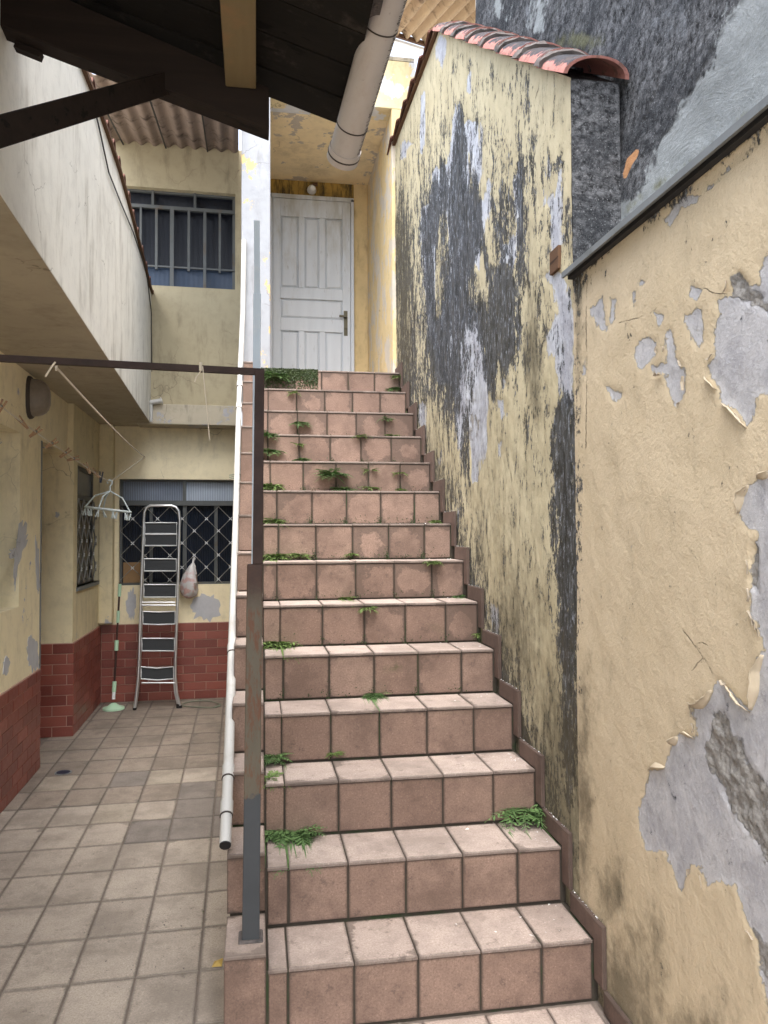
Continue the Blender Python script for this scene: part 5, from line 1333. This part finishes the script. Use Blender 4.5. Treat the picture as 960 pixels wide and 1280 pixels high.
# floor drain
q = L(79, 966, z=.0)
fd = thing('floor_drain', 'small round dark blue drain cover in the yard floor', 'drain', q, 'L')
M['drain'] = basic('drain', (.03, .035, .06), .5, .4); 
mb = MB(); mb.tube([q+Vector((0, 0, -.002)), q+Vector((0, 0, .004))], .052, 20); mb.build('rim', M['metal_grey'], fd)
mb = MB(); mb.tube([q+Vector((0, 0, .003)), q+Vector((0, 0, .0065))], .041, 20); mb.build('grate', M['drain'], fd)
q = L(97, 1206, z=0); q = at(272, 1206, z=0)
mb = MB(); mb.add([q+Vector(p) for p in ((-.02, -.015, .002), (.015, -.02, .004), (.018, .02, .012), (-.012, .02, .003), (0, 0, .014))], [(0, 1, 4), (1, 2, 4), (2, 3, 4), (3, 0, 4)]); single('dry_leaf', mb, M['leaf_dry'], 'small curled yellow leaf lying beside the lowest curb block', 'leaf', q)

# ------------------------------------------------------------------ weeds on the steps
def frond(mb, base, dirv, L_, droop, wl, n=9, flat=False):
    d = Vector(dirv).normalized(); p = Vector(base); side = d.cross(Vector((0, 0, 1))); side = side.normalized() if side.length > .05 else Vector((1, 0, 0))
    pr = p.copy(); st_ = L_/n
    for k in range(1, n+1):
        d = (d+Vector((0, 0, -droop/n))).normalized(); q = pr+d*st_
        mb.add([pr-side*.0012, pr+side*.0012, q+side*.001, q-side*.001], [(0, 1, 2, 3)])
        w_ = wl*math.sin(math.pi*min(.97, .18+.8*k/n))*random.uniform(.8, 1.2)
        for s in (-1, 1):
            tip = q+side*s*w_+d*w_*.45+Vector((0, 0, random.uniform(-.25, .15)*w_)); b = q-d*st_*.3; m_ = (b+tip)/2
            ww_ = w_*.24; mb.add([b, m_+d*ww_+Vector((0, 0, .002)), tip, m_-d*ww_], [(0, 1, 2, 3)])
        pr = q
def step_at(u, v):
    """point on the stairs hit by the pixel: tread or riser"""
    d = AX[2]*FPX+AX[0]*(u-480)-AX[1]*(v-640); best = None
    for i in range(NS):
        y = Y0+i*D_; t = y/d[1]; z = EYE+t*d[2]
        if i*H_-.001 <= z <= (i+1)*H_+.001: best = (t, 'r', i); break
        zt_ = (i+1)*H_; t = (zt_-EYE)/d[2] if abs(d[2]) > 1e-9 else -1
        if t > 0 and y <= t*d[1] <= y+D_: best = (t, 't', i); break
    if best is None: return None
    t = best[0]; return Vector((t*d[0], t*d[1], EYE+t*d[2])), best[1], best[2]
def weed(u, v, size, n, kind, label, up=.6, spread=1.0):
    r = step_at(u, v)
    p = r[0]; face = r[1]
    mb = MB()
    for k in range(n):
        a = random.uniform(0, 2*math.pi)
        dv = Vector((math.cos(a)*spread, -abs(math.sin(a))*.8-.15 if face == 'r' else math.sin(a)*.8-.2, random.uniform(.25, 1)*up))
        off = Vector((random.uniform(-1, 1)*size*.22, 0, 0))
        b = p+off+Vector((0, -.003, 0)); 
        frond(mb, b, dv, size*random.uniform(.6, 1.1), random.uniform(.5, 1.5), size*(.24 if kind == 'fern' else .3), 8 if kind == 'fern' else 5)
    for kk in range(len(mb.v)):
        x, y, z = mb.v[kk]
        mb.v[kk] = (min(x, XR-.004), min(y, Y0+int(max(0, (z+.002)//H_))*D_-.0005) if (y > Y0+int(max(0, (z+.002)//H_))*D_) else y, z)
    single('fern' if kind == 'fern' else 'weed', mb, M['fern'] if kind == 'fern' else M['fern2'], label, 'fern' if kind == 'fern' else 'weed', p, group='weeds growing between the stair tiles', fix=False)
W = [
 (659, 1012, .12, 16, 'fern', 'bushy dark fern at the wall end of the second step'),
 (366, 1040, .11, 16, 'fern', 'low spreading fern at the foot of the third riser, by the second step'),
 (341, 945, .075, 12, 'fern', 'small fern beside the post at the foot of the fourth riser'),
 (340, 972, .06, 9, 'weed', 'thin weed beside the post just below the third step edge'),
 (338, 1040, .055, 8, 'fern', 'sprig tight against the post on the second step'),
 (418, 942, .035, 7, 'weed', 'tiny weed in the joint at the foot of the fourth riser'),
 (346, 804, .085, 18, 'weed', 'dense light green clump beside the post on the fifth step'),
 (466, 868, .065, 12, 'fern', 'weed in the middle of the fifth riser foot'),
 (432, 748, .05, 10, 'weed', 'flat weed at the back of the sixth step'),
 (458, 760, .045, 9, 'weed', 'weed drooping from the edge of the sixth step'),
 (575, 745, .05, 9, 'fern', 'small fern at the right end of the sixth step'),
 (600, 793, .05, 9, 'weed', 'weed climbing the stained last riser tile by the wall'),
 (540, 703, .055, 10, 'weed', 'weed hanging over the seventh step edge near the right'),
 (345, 695, .075, 20, 'weed', 'broad light clump beside the post on the seventh step'),
 (375, 694, .06, 14, 'weed', 'clump just right of the post clump on the seventh step'),
 (440, 693, .04, 8, 'weed', 'small weed mid way along the seventh step'),
 (340, 652, .07, 18, 'weed', 'light clump beside the post on the eighth step'),
 (545, 652, .055, 10, 'weed', 'weed on the eighth step edge near the right'),
 (572, 652, .045, 8, 'fern', 'little fern at the right end of the eighth step'),
 (338, 608, .085, 20, 'weed', 'bright clump beside the post on the ninth step'),
 (415, 594, .115, 16, 'fern', 'largest bright fern in the middle of the upper stairs'),
 (430, 612, .085, 12, 'fern', 'fern just below the largest one on the ninth step'),
 (463, 610, .055, 10, 'weed', 'mossy weed right of the largest fern on the ninth step'),
 (462, 588, .045, 7, 'weed', 'sprig in the joint above the ninth step'),
 (500, 612, .045, 8, 'weed', 'weed at the ninth step edge toward the right'),
 (500, 592, .045, 7, 'weed', 'thin weed up the right hand joint of the tenth riser'),
 (334, 565, .09, 18, 'fern', 'tall dark fern behind the post on the tenth step'),
 (378, 576, .065, 12, 'fern', 'fern on the tenth step left of the middle'),
 (373, 556, .045, 8, 'weed', 'yellowish weed in the joint of the eleventh riser'),
 (334, 545, .08, 12, 'fern', 'fern high beside the post on the eleventh step'),
 (452, 546, .05, 9, 'weed', 'weed on the eleventh step edge near the middle'),
 (489, 545, .055, 10, 'weed', 'bright weed on the eleventh step edge toward the right'),
 (373, 530, .085, 10, 'fern', 'spiky fern in the joint of the twelfth riser'),
 (482, 524, .055, 7, 'fern', 'sprig on the twelfth riser near the right'),
 (519, 516, .05, 8, 'weed', 'weed at the right end of the twelfth step'),
 (368, 492, .05, 9, 'weed', 'dull weed in the first joint of the thirteenth riser'),
 (492, 487, .075, 14, 'fern', 'fern on the thirteenth step at the right'),
 (499, 472, .075, 12, 'weed', 'weed on the landing edge against the right wall'),
 (344, 471, .10, 20, 'fern', 'fern on the landing edge beside the post'),
]
for a in W:
    if step_at(a[0], a[1]): weed(a[0], a[1], a[2]*1.3, int(a[3]*1.4), a[4], a[5])
# moss in the joints and on the blackened top riser
mb = MB()
def fleck(p, s, nrm=None):
    a = random.uniform(0, 6.28); d1 = Vector((math.cos(a), -.35, math.sin(a)))*s; d2 = Vector((-math.sin(a), -.5, math.cos(a)))*s*.6
    mb.add([p-d1, p+d2, p+d1, p-d2], [(0, 1, 2, 3)])
for k in range(3200):      # hanging mat on the top riser
    x = random.uniform(XL, .45); y = Y0+13*D_; z = 14*H_+.004-abs(random.gauss(0, .06)); fleck(Vector((x, y-random.uniform(.0, .012), max(z, 13*H_))), random.uniform(.004, .009))
for i in range(4, 14):
    for k in range(420 if i > 6 else 130):
        y = Y0+i*D_; 
        x = random.choice([.106, .306, .506, .706, .906])+random.gauss(0, .008)-(.025 if i >= 9 else 0)
        if random.random() < .45: x = random.triangular(XL, XR-.01, random.choice([XL, XR]))
        fleck(Vector((x, y-random.uniform(0, .006), i*H_+abs(random.gauss(0, .022))+.002)), random.uniform(.002, .005))
o = mb.build('moss', M['moss'], None, origin=(.5, 5, 2), fix=False); tag(o, 'dark green moss in the tile joints and over the top riser', 'moss', kind='stuff')
# flakes of paint and grit on the steps and along the skirting
mb = MB()
def chip(p, s):
    vs = [p+Vector((random.uniform(-1, 1)*s, random.uniform(-1, 1)*s, random.uniform(0, .5)*s+.001)) for _ in range(4)]
    mb.add(vs, [(0, 1, 2), (0, 2, 3)])
for i in range(0, 13):
    for k in range(16):
        x = XR-.02-abs(random.gauss(0, .14)); chip(Vector((x, Y0+(i+random.uniform(.15, .97))*D_, (i+1)*H_)), random.choice([.002, .003, .003, .005, .009]))
    for k in range(26):
        chip(Vector((XR+.004+random.uniform(0, .006), Y0+(i+random.uniform(-.2, .8))*D_, (i+1)*H_+.07)), random.choice([.002, .003, .005]))
for (u, v) in ((636, 943), (640, 948), (632, 942), (672, 1029), (660, 1030), (618, 1165), (580, 865)):
    r = step_at(u, v)
    if r: chip(r[0], .010)
o = mb.build('paint_chips', M['chip'], None, origin=(1, 3, 1), fix=False); tag(o, 'scattered white paint chips on the treads and along the skirting', 'debris', kind='stuff')
# litter on the yard floor
mb = MB()
for k in range(260):
    u, v = random.gauss(185, 60), random.gauss(1155, 14)+random.choice([0, 0, -40, 60, -170]); q = at(u, v, z=.001)
    if q.x < -.12 and q.x > -1.2: chip(q, random.choice([.002, .003, .005]))
o = mb.build('floor_grit', M['mortar'], None, origin=(-.5, 3, 0), fix=False); tag(o, 'dark grit scattered over the yard floor tiles', 'debris', kind='stuff')
